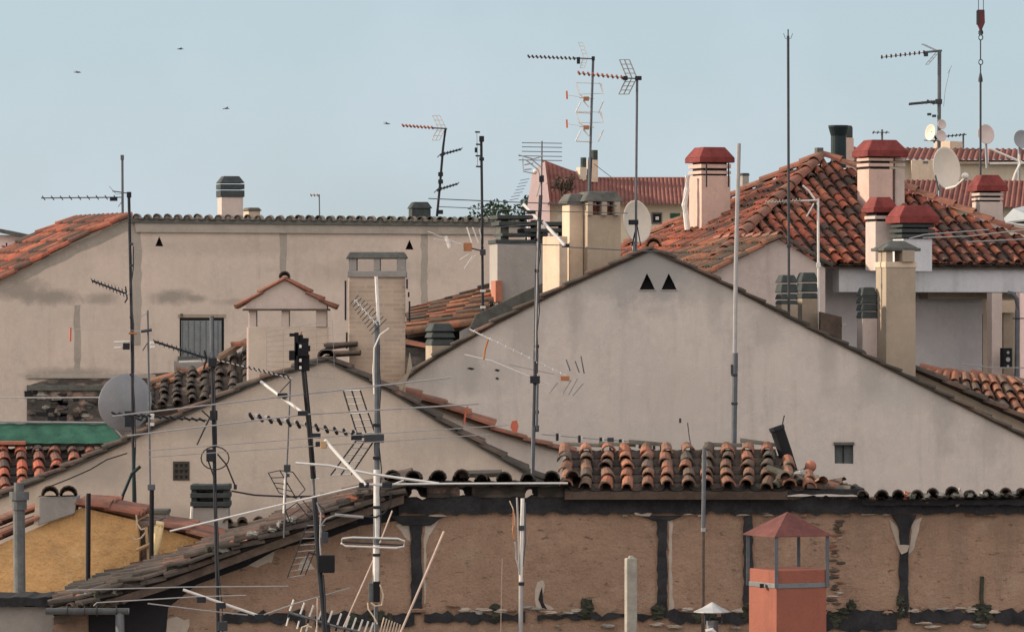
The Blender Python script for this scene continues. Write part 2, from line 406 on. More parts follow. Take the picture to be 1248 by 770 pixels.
def rake(mb, pts, Y, depth, pitch=.24, tl=.38, lift=0, jit=1.0, dx=0.0):
    """Tile courses along a sloping verge, pts in pixels (either direction); columns step back in depth. dx: sideways run of the rear edge"""
    for (x0, y0), (x1, y1) in zip(pts[:-1], pts[1:]):
        a, b = P(x0, y0, Y), P(x1, y1, Y)
        if a.z > b.z: a, b = b, a
        d = V((dx, depth, 0)); a = a + UP * lift; b = b + UP * lift
        if b.x > a.x: mb.field(a + d, a, b, b + d, pitch, tl, jit)
        else: mb.field(a, a + d, b + d, b, pitch, tl, jit)
    return mb
def slab(mb, pts, Y, depth, th=.06, lift=0, dy=-.05, dx=0):
    for (x0, y0), (x1, y1) in zip(pts[:-1], pts[1:]):
        a, b = P(x0, y0, Y) + UP * lift, P(x1, y1, Y) + UP * lift
        if a.x > b.x: a, b = b, a
        f = V((0, dy, 0)); d = V((dx, depth, 0)); t = UP * th
        mb.hexa([a + f - t, b + f - t, b + d - t, a + d - t, a + f, b + f, b + d, a + d])
    return mb

# chimney: sub-parts hang under the chimney part of its building
def chimney(house, Y, sx, wf, wl, top, bot, mat, slabs=(), slabmat=None, core=None, cap=None, capmat='cap_red', a=20, inset=None, label=None, name='chimney', d=None):
    sh = MB().ybox(sx, wf, wl, top, bot, Y, 0, a, d=d)
    c = obj(name, sh, mat, house, .012, label=label)
    if inset:
        pass
    if core:
        obj('flue_core', MB().ybox(sx, wf, wl, core[0], core[1], Y, -max(2, wf * .1), a, d=d), 'void', c)
    for (y0, y1, o) in slabs:
        obj('vent_slat', MB().ybox(sx, wf, wl, y0, y1, Y, o, a, d=d), slabmat or mat, c, .008)
    if cap:
        y0, ym, y1, o, tin = cap      # top, shoulder, bottom
        k = obj('cap', MB().ybox(sx, wf, wl, y0, ym, Y, o, a, tin, d=d), capmat, c, .015)
        if y1 > ym:
            obj('cap_rim', MB().ybox(sx, wf, wl, ym, y1, Y, o, a, .0, d=d), capmat, k, .01)
    return c

# ================================================================== 1 adobe house in front
YA = 60
adobe = thing('adobe_house', 'old adobe house with brown mud wall, dark timber posts and ragged tile eaves', 'house', P(800, 700, YA) * 1)
adobe.location.z = 0
top = [(64, 752), (488, 612), (700, 606), (1300, 606)]
obj('wall', MB().prism(wallpoly(top, YA), YA, .35), 'adobe', adobe)
obj('rear_wall', MB().prism(wallpoly([(66, 785), (488, 660), (1300, 660)], YA), YA, 4.6, .36), 'plaster_grey', adobe)
# timber frame: wall plate, posts, brackets, sill beam
def rough_beam(x0, x1, y0, y1, Y, dy, d, seed, jj=1.5):
    rnd = random.Random(seed); mb = MB(); n = max(2, int((x1 - x0 if x1 - x0 > y1 - y0 else y1 - y0) / 7))
    vs = []
    for i in range(n + 1):
        u = i / n; j = lambda: rnd.gauss(0, .5) * jj
        if x1 - x0 > y1 - y0:
            x = x0 + (x1 - x0) * u; q = [(x, y1 + j()), (x, y0 + j())]
        else:
            y = y1 + (y0 - y1) * u; q = [(x0 + j(), y), (x1 + j(), y)]
        for (xx, yy) in q:
            p = P(xx, yy, Y); vs += [V((p.x, Y + dy + rnd.uniform(-.008, .008), p.z)), V((p.x, Y + dy + d, p.z))]
    fs = []
    for i in range(n):
        o = i * 4
        fs += [(o, o + 4, o + 6, o + 2), (o + 2, o + 6, o + 7, o + 3), (o + 3, o + 7, o + 5, o + 1), (o + 1, o + 5, o + 4, o)]
    fs += [(0, 2, 3, 1), (n * 4, n * 4 + 1, n * 4 + 3, n * 4 + 2)]
    return mb.add(vs, fs)
obj('wall_plate', rough_beam(486, 1290, 606, 625, YA, -.06, .3, 1, 3.0), 'old_wood', adobe)
for i, (x0, x1, y0, y1) in enumerate(((501, 514, 628, 748), (801, 813, 628, 752), (906, 917, 628, 752), (1096, 1107, 672, 752))):
    obj('timber_post', rough_beam(x0, x1, y0, y1, YA, -.035, .2, 20 + i), 'old_wood', adobe)
for x, w0, w1, y0, y1 in ((508, 34, 17, 628, 640), (806, 26, 10, 628, 634)):
    obj('post_bracket', MB().prism([(x - w0, y0), (x + w0, y0), (x + w1, y1), (x - w1, y1)], YA, .2, -.045), 'old_wood', adobe, .01)
obj('post_bracket', MB().prism([(1086, 627), (1117, 627), (1109, 643), (1107, 672), (1097, 672), (1096, 643)], YA, .2, -.045), 'old_wood', adobe, .01)
for x0, x1, y0, y1, sd in ((270, 372, 747, 759, 3), (384, 505, 747, 762, 13), (517, 640, 747, 757, 4), (655, 798, 747, 754, 14), (815, 920, 746, 758, 5), (932, 1093, 744, 768, 15), (1109, 1205, 743, 757, 6), (1212, 1290, 742, 760, 16)):
    obj('sill_beam', rough_beam(x0, x1, y0, y1, YA, -.04, .3, sd, 4.5), 'old_wood', adobe)
def patch(poly, Y, mat, parent, seed=0, d=.012, j=2.5, name='plaster_patch', dy=None):
    rnd = random.Random(seed); q = []
    for i in range(len(poly)):
        (x0, y0), (x1, y1) = poly[i], poly[(i + 1) % len(poly)]
        n = max(1, int(math.hypot(x1 - x0, y1 - y0) / 7))
        for t in range(n):
            q.append((x0 + (x1 - x0) * t / n + rnd.uniform(-j, j), y0 + (y1 - y0) * t / n + rnd.uniform(-j, j)))
    return obj(name, MB().prism(q, Y, d + .03, -d if dy is None else dy), mat, parent)
patch([(298, 686), (306, 672), (336, 664), (332, 684), (312, 692)], YA, 'patch_light', adobe, 1, .002)
patch([(362, 694), (372, 676), (384, 694)], YA, 'patch_light', adobe, 2, .002, 1)
patch([(160, 790), (172, 764), (205, 752), (232, 756), (215, 790)], YA, 'patch_light', adobe, 3, .002, 3)
patch([(770, 622), (796, 620), (790, 630), (776, 629)], YA, 'patch_light', adobe, 4, .05)
patch([(482, 640), (498, 632), (499, 660), (494, 655)], YA, 'patch_light', adobe, 41, .002, 1.5)
patch([(517, 642), (538, 630), (528, 646), (519.5, 662), (518.5, 735), (516.5, 735)], YA, 'patch_light', adobe, 42, .002, 1)
patch([(815, 634), (820, 632), (818.5, 690), (821, 740), (815, 745)], YA, 'patch_light', adobe, 43, .002, 1)
patch([(1084, 632), (1093, 640), (1098, 664), (1094, 668)], YA, 'patch_light', adobe, 5, .01, 1)
patch([(1112, 634), (1124, 630), (1114, 668), (1107, 676)], YA, 'patch_light', adobe, 6, .01, 1)
patch([(1093, 664), (1108, 664), (1106, 672), (1099, 675)], YA, 'patch_light', adobe, 7, .06, 1)
patch([(652, 720), (656, 708), (663, 706), (662, 735), (676, 742), (662, 747), (654, 740)], YA, 'patch_light', adobe, 9, .003, 1.5)
patch([(656, 730), (660, 714), (662, 734), (668, 742), (660, 742)], YA, 'void', adobe, 10, .008, 1, 'hole')
rnd = random.Random(78)
for k in range(24):
    y = 634 + k * 4.4 + rnd.uniform(-1.5, 1.5); x = 1017 + rnd.gauss(0, 3.5)
    obj('brick_fragment', MB().blob(P(x, y, YA - .005), PX(rnd.uniform(3, 8), YA), .02, PX(rnd.uniform(1.2, 2.4), YA), 600 + k, 7, .35), rnd.choice(['tile_ridge', 'tile_verge', 'patch_light', 'verge_wood', 'adobe']), adobe)
rnd = random.Random(77)
def lumps(cx, cy, w, h, n, seed):       # ragged dark clumps: soot, moss and broken timber at the beam
    rn = random.Random(seed)
    for k in range(n):
        x = cx + rn.uniform(-w, w); y = cy + rn.uniform(-h, h)
        obj('dark_clump', MB().blob(P(x, y, YA - .02), PX(rn.uniform(4, 9), YA), rn.uniform(.03, .07), PX(rn.uniform(4, 9), YA), seed * 9 + k, 9, .38), 'moss_lump', adobe)
lumps(1024, 750, 8, 10, 5, 1); lumps(1036, 737, 3, 3, 2, 2); lumps(1198, 748, 6, 8, 5, 3); obj('dark_clump', MB().line([(1198, 745), (1196, 728), (1197, 702)], YA - .03, 5, 6), 'moss_lump', adobe)
lumps(606, 746, 5, 7, 3, 4); lumps(711, 744, 8, 6, 4, 5); lumps(911, 745, 5, 8, 4, 6); lumps(806, 747, 8, 6, 4, 7); lumps(1101, 738, 6, 8, 4, 8); lumps(870, 752, 20, 3, 3, 9); lumps(450, 752, 40, 4, 5, 10)
for k in range(46):
    x = rnd.uniform(500, 1250); y = 743 + rnd.gauss(0, 1.6) + (rnd.random() < .2) * 19
    obj('mortar_lump', MB().blob(P(x, y, YA - .03), PX(rnd.uniform(2, 11), YA), .035, PX(rnd.uniform(1, 2.8), YA), 300 + k, 7, .4), rnd.choice(['patch_light', 'stone', 'patch_light', 'adobe']), adobe)
for k in range(16):
    x = rnd.uniform(500, 1250); obj('mortar_lump', MB().blob(P(x, 627 + rnd.gauss(0, 1), YA - .03), PX(rnd.uniform(3, 12), YA), .04, PX(rnd.uniform(.8, 1.8), YA), 400 + k, 7, .4), rnd.choice(['patch_light', 'adobe']), adobe)
# rubble between wall plate and eaves board
for i, (x0, x1) in enumerate(((520, 560), (575, 640), (655, 688), (700, 740), (750, 800), (870, 950))):
    obj('infill', MB().pbox(x0, x1, 592, 607, YA, .3, .0 + .02 * (i % 2)), 'rubble', adobe, .02)
obj('eaves_board', rough_beam(470, 692, 586, 592, YA, -.22, .45, 31), 'old_wood', adobe)
obj('eaves_board', rough_beam(690, 870, 595, 602, YA, -.2, .45, 32), 'old_wood', adobe)
obj('eaves_board', rough_beam(868, 1052, 595, 602, YA, -.22, .45, 33), 'old_wood', adobe)
obj('eaves_board', rough_beam(1050, 1290, 608, 615, YA, -.16, .35, 34), 'old_wood', adobe)
# rake on the left with rough tiles, and its low end
rk = [(66, 742), (200, 700), (320, 655), (440, 612), (492, 594)]
mb = rake(MB(), rk, YA - .12, 4.2, .24, .33, .06, 3.0)
roof = obj('roof', mb, 'tile_verge', adobe)
obj('verge_course', rake(MB(), rk, YA - .42, .30, .2, .3, .03, 4.2), 'tile_slate', roof)
obj('under_course', rake(MB(), rk, YA - .40, .9, .22, .30, -.06, 3.0), 'tile_slate', roof)
rn = random.Random(12)
for k in range(30):
    t = rn.random(); x = 90 + t * 380; y = 734 - t * 138 + rn.uniform(-6, 8)
    obj('mortar_lump', MB().blob(P(x, y, YA - .45 + rn.uniform(0, .12)), rn.uniform(.03, .09), .05, rn.uniform(.02, .05), 500 + k, 7, .4), rn.choice(['stone', 'tile_slate', 'moss_lump', 'terracotta']), roof)
obj('eaves_shade', MB().prism([(108, 738), (200, 706), (320, 662), (440, 622), (488, 606), (486, 634), (440, 640), (400, 655), (340, 668), (300, 690), (240, 712), (205, 740), (202, 775), (108, 775)], YA, .02, -.012), 'void', roof)  # thin near-black panel paints the shade under the eaves onto the wall
mb = slab(MB(), rk, YA - .36, 4.6, .10, -.09); obj('verge_board', mb, 'verge_wood', roof)
for i in range(1, 9):
    t = i / 9; x = 80 + t * 390; y = 738 - t * (738 - 600)
    obj('rafter_end', MB().pbox(x, x + 9, y + 10, y + 21, YA, .5, -.3), 'old_wood', roof, .01)
# tiles at the low corner pointing at the viewer
m2 = MB().field(P(86, 739, YA - .45), P(146, 737, YA - .45), P(196, 702, YA + .3), P(140, 720, YA + .3), .17, .3, 2)
obj('corner_tiling', m2, 'tile_verge', roof)
# flat-seen eaves: tile ends in two stretches, roof falling away behind
m3 = MB().field(P(478, 584, YA - .3), P(700, 585, YA - .3), P(700, 600, YA + 2.6), P(478, 600, YA + 2.6), .262, .42, 2.2)
obj('eaves_tiling', m3, 'tile_dark', roof)
m3 = MB().field(P(1052, 607, YA - .3), P(1290, 602, YA - .3), P(1290, 612, YA + 2.6), P(1052, 618, YA + 2.6), .215, .42, 2.4)
obj('eaves_tiling', m3, 'tile_dark', roof)
m3 = MB().sheet(P(560, 577, YA - .15), P(612, 576, YA - .15), P(612, 572, YA + .5), P(560, 573, YA + .5), .05)
obj('flat_slate', m3, 'tile_slate', roof)
# the raised stretch of orange tiles facing the viewer
fp = MB(); fr = MB().field(P(690, 594, YA - .25), P(985, 594, YA - .25), P(985, 543, YA + 1.15), P(690, 545, YA + 1.15), .244, .29, 2.3, hi=lambda u: 1 if u < .84 else 1 - (u - .84) * 4.2, pans=fp)
front_tiling = obj('front_tiling', fr, 'tile_orange', roof); obj('pan_tiling', fp, 'tile_slate', roof)
obj('roof_bed', MB().sheet(P(688, 599, YA - .25), P(960, 599, YA - .25), P(945, 547, YA + 1.15), P(690, 550, YA + 1.15), .1), 'bed', roof)
for x0, x1 in ((690, 812), (860, 942)):
    obj('ridge_tiling', MB().tiles(P(x0, 544, YA + 1.2), P(x1, 543, YA + 1.2), UP, .06, .45, 2.5), 'tile_grey', roof)
rb = random.Random(5)
for i in range(26):       # broken tiles and mortar at the end of the orange stretch
    x = rb.uniform(945, 1042); y = 596 - max(0, (1020 - x)) * .22 * rb.random() + (x - 1000) * .04
    p = P(x, y, YA + rb.uniform(-.2, .3)); aa = rb.uniform(0, 6)
    d = V((math.cos(aa), math.sin(aa), rb.uniform(-.3, .5))) * rb.uniform(.1, .26)
    nn = V((rb.uniform(-.5, .5), rb.uniform(-.9, .2), 1)).normalized()
    obj('broken_tile', MB().tiles(p, p + d, nn, rb.uniform(.05, .085), .5, 1), rb.choice(['tile_dark', 'tile_orange', 'tile_grey', 'tile_dark', 'tile_slate']), roof)
for i, (x, y, rx, rz, mt) in enumerate(((975, 580, .11, .07, 'stone'), (990, 585, .13, .08, 'stone'), (962, 588, .09, .07, 'terracotta'), (1168, 605, .07, .10, 'patch_light'), (1128, 610, .16, .04, 'patch_light'), (1105, 605, .06, .06, 'terracotta'), (1150, 604, .1, .03, 'patch_light'), (1230, 603, .09, .03, 'patch_light'))):
    obj('mortar_lump', MB().blob(P(x, y, YA - .05 if x > 1040 else YA + .1), rx, .1, rz, i, 8, .35), mt, roof)
for i in range(8):
    x = 1112 + i * 17.5; obj('mortar_lump', MB().blob(P(x, 604 - i * .4, YA - .22), .06, .07, .035, 70 + i, 6, .3), 'stone', roof)
# half-round gutter and downpipe at the low corner
gt = MB(); n = 8; vs = []
for x in (56, 157):
    c = P(x, 741, YA - .62)
    for r_ in (.075, .062):
        for j in range(n + 1):
            an = math.pi + math.pi * j / n; vs.append(V((c.x, c.y + math.cos(an) * r_, c.z + math.sin(an) * r_)))
m_ = n + 1; fs = []
for j in range(n):
    fs += [(j, j + 1, 2 * m_ + j + 1, 2 * m_ + j), (m_ + j + 1, m_ + j, 3 * m_ + j, 3 * m_ + j + 1), (j + 1, j, m_ + j, m_ + j + 1), (2 * m_ + j, 2 * m_ + j + 1, 3 * m_ + j + 1, 3 * m_ + j)]
fs += [(0, m_, 3 * m_, 2 * m_), (n, 2 * m_ + n, 3 * m_ + n, m_ + n)]
gt.add(vs, fs); gut = obj('gutter', gt, 'zinc', adobe)
for x in (82, 103, 118, 142): obj('gutter_bracket', MB().line([(x, 738, YA - .7), (x, 746, YA - .7), (x, 750, YA - .6)], YA, 1.6), 'steel', gut)
obj('downpipe', MB().line([(146, 746), (147, 800), (147, 1100)], YA - .62, 11, 10), 'zinc', adobe)
obj('conduit', MB().line([(408, 627), (443, 630)], YA - .5, 4, 8), 'rod_grey', adobe)

# grey wall at the bottom left, lower neighbour
nb = thing('plastered_wall', 'stained grey plaster wall under the ochre gable, beside the gutter', 'wall', V((P(40, 0, 61).x, 61, 0)))
obj('wall', MB().prism(wallpoly([(-40, 737), (150, 742)], 61), 61, 2), 'plaster_grey', nb)
obj('coping', rough_beam(-40, 62, 727, 738, 61, -.12, 1.2, 8), 'old_wood', nb)

# ================================================================== 2 ochre gable house
YO = 64
och = thing('ochre_house', 'small house with rough ochre rendered gable and red clay verge tiles', 'house', V((P(100, 0, YO).x, YO, 0)))
obj('wall', MB().prism(wallpoly([(-60, 690), (100, 618), (166, 634), (170, 660), (168, 735)], YO), YO, 2.2), 'ochre', och)
obj('annex_wall', MB().prism(wallpoly([(186, 642), (200, 645), (266, 664), (275, 705)], YO), YO, 2.0, .02), 'ochre', och)
obj('recess', MB().pbox(166, 190, 636, 790, YO, 1.6, .25), 'rubble', och)
rf = obj('roof', rake(MB(), [(-50, 680), (0, 658), (46, 636)], YO - .08, 2.0, .2, .42, .05, 1.4), 'tile_ridge', och)
obj('right_slope', rake(MB(), [(94, 618), (130, 624), (168, 634)], YO - .08, 2.0, .2, .4, .05, 1.2), 'tile_ridge', rf)
obj('annex_roof', rake(MB(), [(196, 643), (230, 651), (268, 664)], YO - .06, 1.9, .2, .4, .03), 'tile_ridge', och)
obj('second_course', rake(MB(), [(-50, 662), (0, 641), (46, 622)], YO + .3, 1.6, .2, .42, .05, 1.4), 'tile_ridge', rf)
ch = obj('chimney', MB().prism([(48, 605), (95, 604), (92, 625), (48, 640)], YO, .5, -.12), 'plaster_cement', och, .012)
for x in (61, 83): obj('cover_tile', MB().tiles(P(x, 604, YO - .2), P(x, 604, YO + .45), UP, .12, .7, .5), 'tile_slate', ch)
obj('lit_side', MB().prism([(44, 606), (47.7, 604), (47.7, 640), (42, 640)], YO, .45, -.09), 'plaster_cream', ch)  # lighter cream face paints sunlight on the chimney's left side
pt = MB()
for (pts) in ([(166, 627), (167, 638), (172, 645), (180, 643)], [(160, 652), (165, 658), (172, 655), (178, 648)]):
    pt.line(pts, YO - .2, 2.2)
    obj('curved_pipe', MB().line(pts, YO - .2, 2.4), 'plaster_cream', och)
obj('orange_stick', MB().line([(166, 670), (185, 662)], YO - .25, 5), 'timber_pale', och)
obj('side_board', MB().line([(178, 642), (182, 690)], YO - .2, 4), 'timber_pale', och)
# louvred vent shaft behind the ochre house
vs_ = thing('vent_shaft', 'grey vent shaft with dark louvre slats and a white drain pipe on its side', 'vent shaft', V((P(256, 0, 67).x, 67, 0)))
sh = obj('shaft', MB().pbox(234, 278, 618, 1000, 67, .5), 'plaster_cement', vs_, .012)
obj('vent_core', MB().pbox(237, 276, 593, 618, 67, .02, .42), 'plaster_low', sh)
for x0, x1 in ((233, 240), (271.5, 279)): obj('louvre_post', MB().pbox(x0, x1, 590, 619, 67, .45), 'vent_tile', vs_, .008)
for y in (590.5, 600.5, 611): obj('vent_slat', MB().pbox(232, 280, y, y + 6, 67, .55, -.05), 'vent_tile', vs_, .01)
obj('drain_pipe', MB().line([(234, 617), (232, 645), (232, 680)], 66.9, 3.2), 'white_paint', vs_)
lo = thing('low_parapet', 'low mossy grey parapet between the ochre house and the pale gable', 'wall', V((P(186, 0, 67.5).x, 67.5, 0)))
obj('wall', MB().prism(wallpoly([(168, 623), (204, 622)], 67.5), 67.5, .5), 'plaster_grey', lo); obj('coping', MB().pbox(167, 205, 621, 626, 67.5, .56, -.04), 'cement_cap', lo, .01)
l2 = thing('lean_shed', 'dark open lean-to with a tiled edge under the pale gable', 'shed', V((P(310, 0, 67.2).x, 67.2, 0)))
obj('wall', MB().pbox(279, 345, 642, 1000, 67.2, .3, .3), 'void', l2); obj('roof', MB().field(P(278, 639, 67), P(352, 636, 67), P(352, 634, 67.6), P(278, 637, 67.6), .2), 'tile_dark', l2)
obj('roof_edge', MB().pbox(278, 352, 636.5, 641.5, 67.2, .5, -.1), 'plaster_buff', l2, .01)

# ================================================================== 3 pale gabled house, low
YB = 70
low = thing('pale_gable_house', 'low pale beige gabled house with a small pierced vent block in its wall', 'house', V((P(395, 0, YB).x, YB, 0)))
vl = [(-60, 629), (0, 604), (52, 583), (104, 560), (153, 537), (182, 522), (260, 488), (320, 462), (398, 437)]
vr = [(398, 437), (480, 477), (560, 527), (640, 574), (700, 602)]
obj('wall', MB().prism(wallpoly([(x, y + 3) for x, y in vl] + [(x, y + 3) for x, y in vr[1:]], YB), YB, 2.4), 'plaster_low', low)
rf = obj('roof', rake(rake(MB(), vl, YB - .06, .75, .2, .42, .0, 1.5), vr, YB - .06, .75, .2, .42, .0, 1.5), 'tile_verge', low)
obj('verge_mortar', slab(slab(MB(), vl, YB, 2.3, .04, -.005), vr, YB, 2.3, .04, -.005), 'cement_cap', rf)
obj('ridge_tile', MB().tiles(P(398, 437, YB - .1), P(398, 437, YB + 2), UP, .13, .45, .6), 'tile_slate', rf)
vb = obj('vent_block', MB().pbox(211, 231, 562, 585, YB, .1, -.012), 'tile_verge', low)
for y in (565, 572, 579): 
    for x in (213, 219, 225): obj('vent_hole', MB().prism([(x, y), (x + 4.5, y), (x + 3, y + 4), (x + 1, y + 4)], YB, .02, -.018), 'void', vb)
def crack(parent, pts, Y, w, mat='void'):
    obj('wall_crack', MB().line(pts, Y - .002, w, 4), mat, parent)
crack(low, [(62, 592), (85, 583), (110, 572), (130, 560), (155, 552)], YB, 1.3)
crack(low, [(445, 618), (455, 614)], YB, 1)

# chimneys standing on the low gabled house
f = chimney(low, 73, 302, 98, 4, 398, 520, 'plaster_low', a=3, d=.5, label='cream chimney with a small tiled gable roof on short legs')
for x0, x1 in ((303, 312), (343, 352), (385, 398)): obj('leg', MB().pbox(x0, x1, 376, 398.5, 73, .4, .03), 'plaster_dusty', f, .01)
obj('chimney_gable', MB().prism([(299, 378), (300, 371), (347, 339), (398, 371), (399, 378)], 73, .55, -.03), 'plaster_dusty', f)
obj('gable_shade_line', MB().pbox(296, 401, 376.3, 378.6, 73, .6, -.06), 'verge_wood', f); obj('lit_edge', MB().pbox(300.5, 302.3, 399, 480, 73, .3, .02), 'plaster_rose', f)  # dark slab stands for the gable's shadow line, rose strip for sunlit edge
fr2 = rake(rake(MB(), [(289, 375), (318, 357), (345, 340)], 72.92, .6, .12, .3, .0, 1.6), [(349, 340), (375, 357), (408, 376)], 72.92, .6, .12, .3, .0, 1.6)
obj('chimney_roof', fr2, 'tile_ridge', f); obj('chimney_ridge', MB().tiles(P(347, 339, 72.9), P(347, 339, 73.6), UP, .09, .6, .4), 'tile_slate', f)
g_ = chimney(low, 72.5, 425, 69, 2, 332, 520, 'brick_tan', a=2, d=.7, label='wide tan brick chimney with flat slab on three stubs')
obj('shoulder', MB().pbox(423, 495, 330, 338, 72.5, .74, -.02), 'plaster_grey', g_, .01)
for x0, x1 in ((424, 434.5), (455.5, 463), (483.5, 494)): obj('leg', MB().pbox(x0, x1, 315, 330, 72.5, .5, .05), 'plaster_grey', g_, .01)
obj('slab', MB().ybox(421, 77, 2, 307, 315, 72.5, 0, 2, 5, d=.8), 'cement_cap', g_, .02)
for x, y0, y1 in ((421, 342, 390), (496, 340, 352), (498, 356, 362), (499, 367, 392), (422.5, 405, 425)):
    obj('lead_strip', MB().pbox(x - 1, x + 1, y0, y1, 72.4, .1), 'dark_metal', g_)
cp = obj('corner_tiling', rake(rake(MB(), [(398, 425), (432, 419)], 72, .5, .18, .3), [(402, 434), (436, 430)], 71.8, .5, .18, .3), 'tile_verge', low)
obj('mortar_shoulder', MB().prism([(470, 480), (495, 455), (499, 430), (502, 448), (490, 476)], 72.2, .4), 'plaster_buff', low)

# ================================================================== 4 big gable house
YG = 80
big = thing('big_gable_house', 'large plain grey-beige gable with two triangular vents near its peak', 'house', V((P(793, 0, YG).x, YG, 0)))
gl = [(380, 530), (480, 469), (530, 434), (600, 393), (690, 347), (745, 322), (793, 301)]
gr = [(793, 301), (848, 326), (905, 354), (985, 396), (1075, 441), (1160, 484), (1300, 555)]
hole = []
obj('wall', MB().wall([(x, y + 3) for x, y in gl] + [(x, y + 3) for x, y in gr[1:]], YG, .4, [[(x - 9, 353), (x - 4.5, 343), (x, 333), (x + 4.7, 342), (x + 10, 353.4)] for x in (788.5, 815)] + [[(1017, 541), (1040, 541.4), (1040.2, 565), (1017.3, 564.6)]]), 'plaster_gable', big)
obj('rear_wall', MB().prism(wallpoly([(x, y + 6) for x, y in gl] + [(x, y + 6) for x, y in gr[1:]], YG), YG, 3.1, .401), 'void', big)
rf = obj('roof', rake(MB(), gl, YG - .07, .8, .17, .42, -.02, 1.4), 'tile_verge', big)
obj('right_slope', rake(MB(), gr, YG - .07, .8, .13, .36, -.03, 1.8), 'tile_dark', rf)
obj('verge_mortar', slab(slab(MB(), gl, YG, 3.4, .05, -.02), gr, YG, 3.4, .05, -.02), 'bed', rf)
obj('ridge_tile', MB().tiles(P(797, 300, YG - .1), P(797, 300, YG + 1.4), UP, .13, .45, .6), 'tile_ridge', rf)
for x in (788.5, 815):
    obj('triangular_vent', MB().prism([(x - 8.5, 352.6), (x, 335), (x + 9.5, 352.8)], YG, .02, .17), 'void', big); obj('vent_sill', MB().pbox(x - 10, x + 11, 353, 354.4, YG, .1, -.015), 'plaster_cement', big, .003)
pw = obj('small_window', MB().pbox(1017, 1040, 541, 565, YG, .03, .12), 'window_grey', big); obj('window_bar', MB().pbox(1027.5, 1029, 541, 565, YG, .02, .1), 'dark_metal', pw)
obj('lintel', MB().pbox(1016, 1041, 538.5, 542, YG, .08, -.05), 'cement_cap', pw, .005)
for x, y, w in ((574, 449, 5), (606, 451, 3.5), (606, 461, 2.5)):
    obj('wall_hole', MB().prism([(x - w, y), (x - w * .3, y - 1.5), (x + w, y), (x + w * .2, y + 1.8)], YG, .03, -.004), 'void', big)
# annexe in front with its own sloping verge
ap = [(478, 474), (540, 496), (600, 520), (640, 533), (700, 549)]
obj('annex_wall', MB().prism(wallpoly([(x, y + 4) for x, y in ap[:-1]] + [(686, 551)], 73.5), 73.5, 1.6), 'plaster_gable', big)
obj('annex_roof', rake(rake(MB(), ap[:3], 73.4, 1.3, .24, .4, .0, 1.2), ap[2:], 73.4, .6, .16, .4, -.03, 1), 'tile_ridge', big)
obj('annex_verge', slab(MB(), ap, 73.45, 1.4, .035, -.03), 'bed', big)

# chimneys of the big gable house
chimney(big, 83, 682, 10, 10, 288, 380, 'plaster_cream', label='short cream chimney with a rounded top', a=35, d=.5)
p2 = chimney(big, 83.4, 694, 17, 3, 248, 380, 'plaster_cream', a=14, cap=(236, 246, 249, 4, 6), capmat='cement_cap', label='slender cream chimney under a grey stone cap', d=.5)
q = chimney(big, 83.2, 716, 41, 7, 262, 372, 'plaster_buff', a=13, label='cream chimney with a domed grey cap on four stubs', d=.7)
for x in (716.5, 734, 750): obj('leg', MB().ybox(x, 6, 2, 246, 262.3, 83.15, 0, 13, d=.4), 'plaster_buff', q)
obj('flue_core', MB().ybox(721, 31, 5, 250, 262, 83.45, 0, 13, d=.3), 'terracotta', q)
obj('cap', MB().ybox(714, 42, 8, 233, 246, 83.2, 5, 13, 9, d=.75), 'cement_cap', q, .03)
obj('panel', MB().ybox(722, 29, 2, 272, 330, 83.2 + .035, 0, 13, d=.05), 'plaster_buff', q)
h = chimney(big, 81.8, 1080, 37, 10, 321, 490, 'plaster_buff', a=16, label='tall cream chimney with a flat stone slab on stubs', d=.5)
obj('shoulder', MB().ybox(1080, 37, 10, 319, 326, 81.8, 1, 16, d=.5), 'plaster_cream', h, .01)
for x, w in ((1080, 7), (1100, 15)): obj('leg', MB().ybox(x, w, 6, 305, 319, 81.8, 0, 16, d=.38), 'plaster_buff', h)
obj('slab', MB().ybox(1080, 37, 10, 302, 306, 81.8, 5, 16, d=.5), 'cement_cap', h, .015); obj('cap', MB().ybox(1080, 37, 10, 293, 302, 81.8, 3, 16, 14, d=.5), 'cement_cap', h, .02)
obj('panel', MB().ybox(1086, 25, 2, 333, 470, 81.83, 0, 16, d=.05), 'plaster_buff', h)
def tilevent(house, Y, x0, x1, ys, base, label, mat='vent_tile', basemat='plaster_buff', bb=40):
    w = x1 - x0; c = obj('tile_vent', MB().ybox(x0 + w * .18, w * .78, w * .16, ys[-1] - 1, base, Y, -1, 15, d=PX(w, Y) * .9), basemat, house, label=label)
    for i in range(len(ys) - 1):
        top_ = ys[i]; bt = ys[i + 1] - 1.2
        obj('vent_slat', MB().ybox(x0 + w * .16, w * .8, w * .16, top_, bt, Y, 0, 15, w * (.14 if i == 0 else .07), d=PX(w, Y) * .9), mat, c, .02)
    return c
tilevent(big, 81.9, 947, 975, (335, 346, 358, 366, 372), 392, 'stacked grey tile vent, lower one of the pair on the slope')
tilevent(big, 82.3, 972, 1000, (332, 345, 357, 365), 405, 'stacked grey tile vent on a stub of buff masonry')
tilevent(big, 82.1, 1046, 1072, (350, 362, 371, 380, 389), 450, 'stacked dark tile vent standing against the tall cream chimney', basemat='plaster_dusty')
tilevent(big, 82, 519, 557, (394, 405, 413, 422), 445, 'squat dark tile vent by the brick chimney')
db = obj('roof_hatch', MB().prism([(1000, 380), (1026, 386), (1026, 414), (1008, 406), (1000, 402)], 81.8, .5), 'bed', big)
obj('hatch_edge', MB().pbox(1025, 1031, 394, 398, 81.8, .3), 'stone', db)
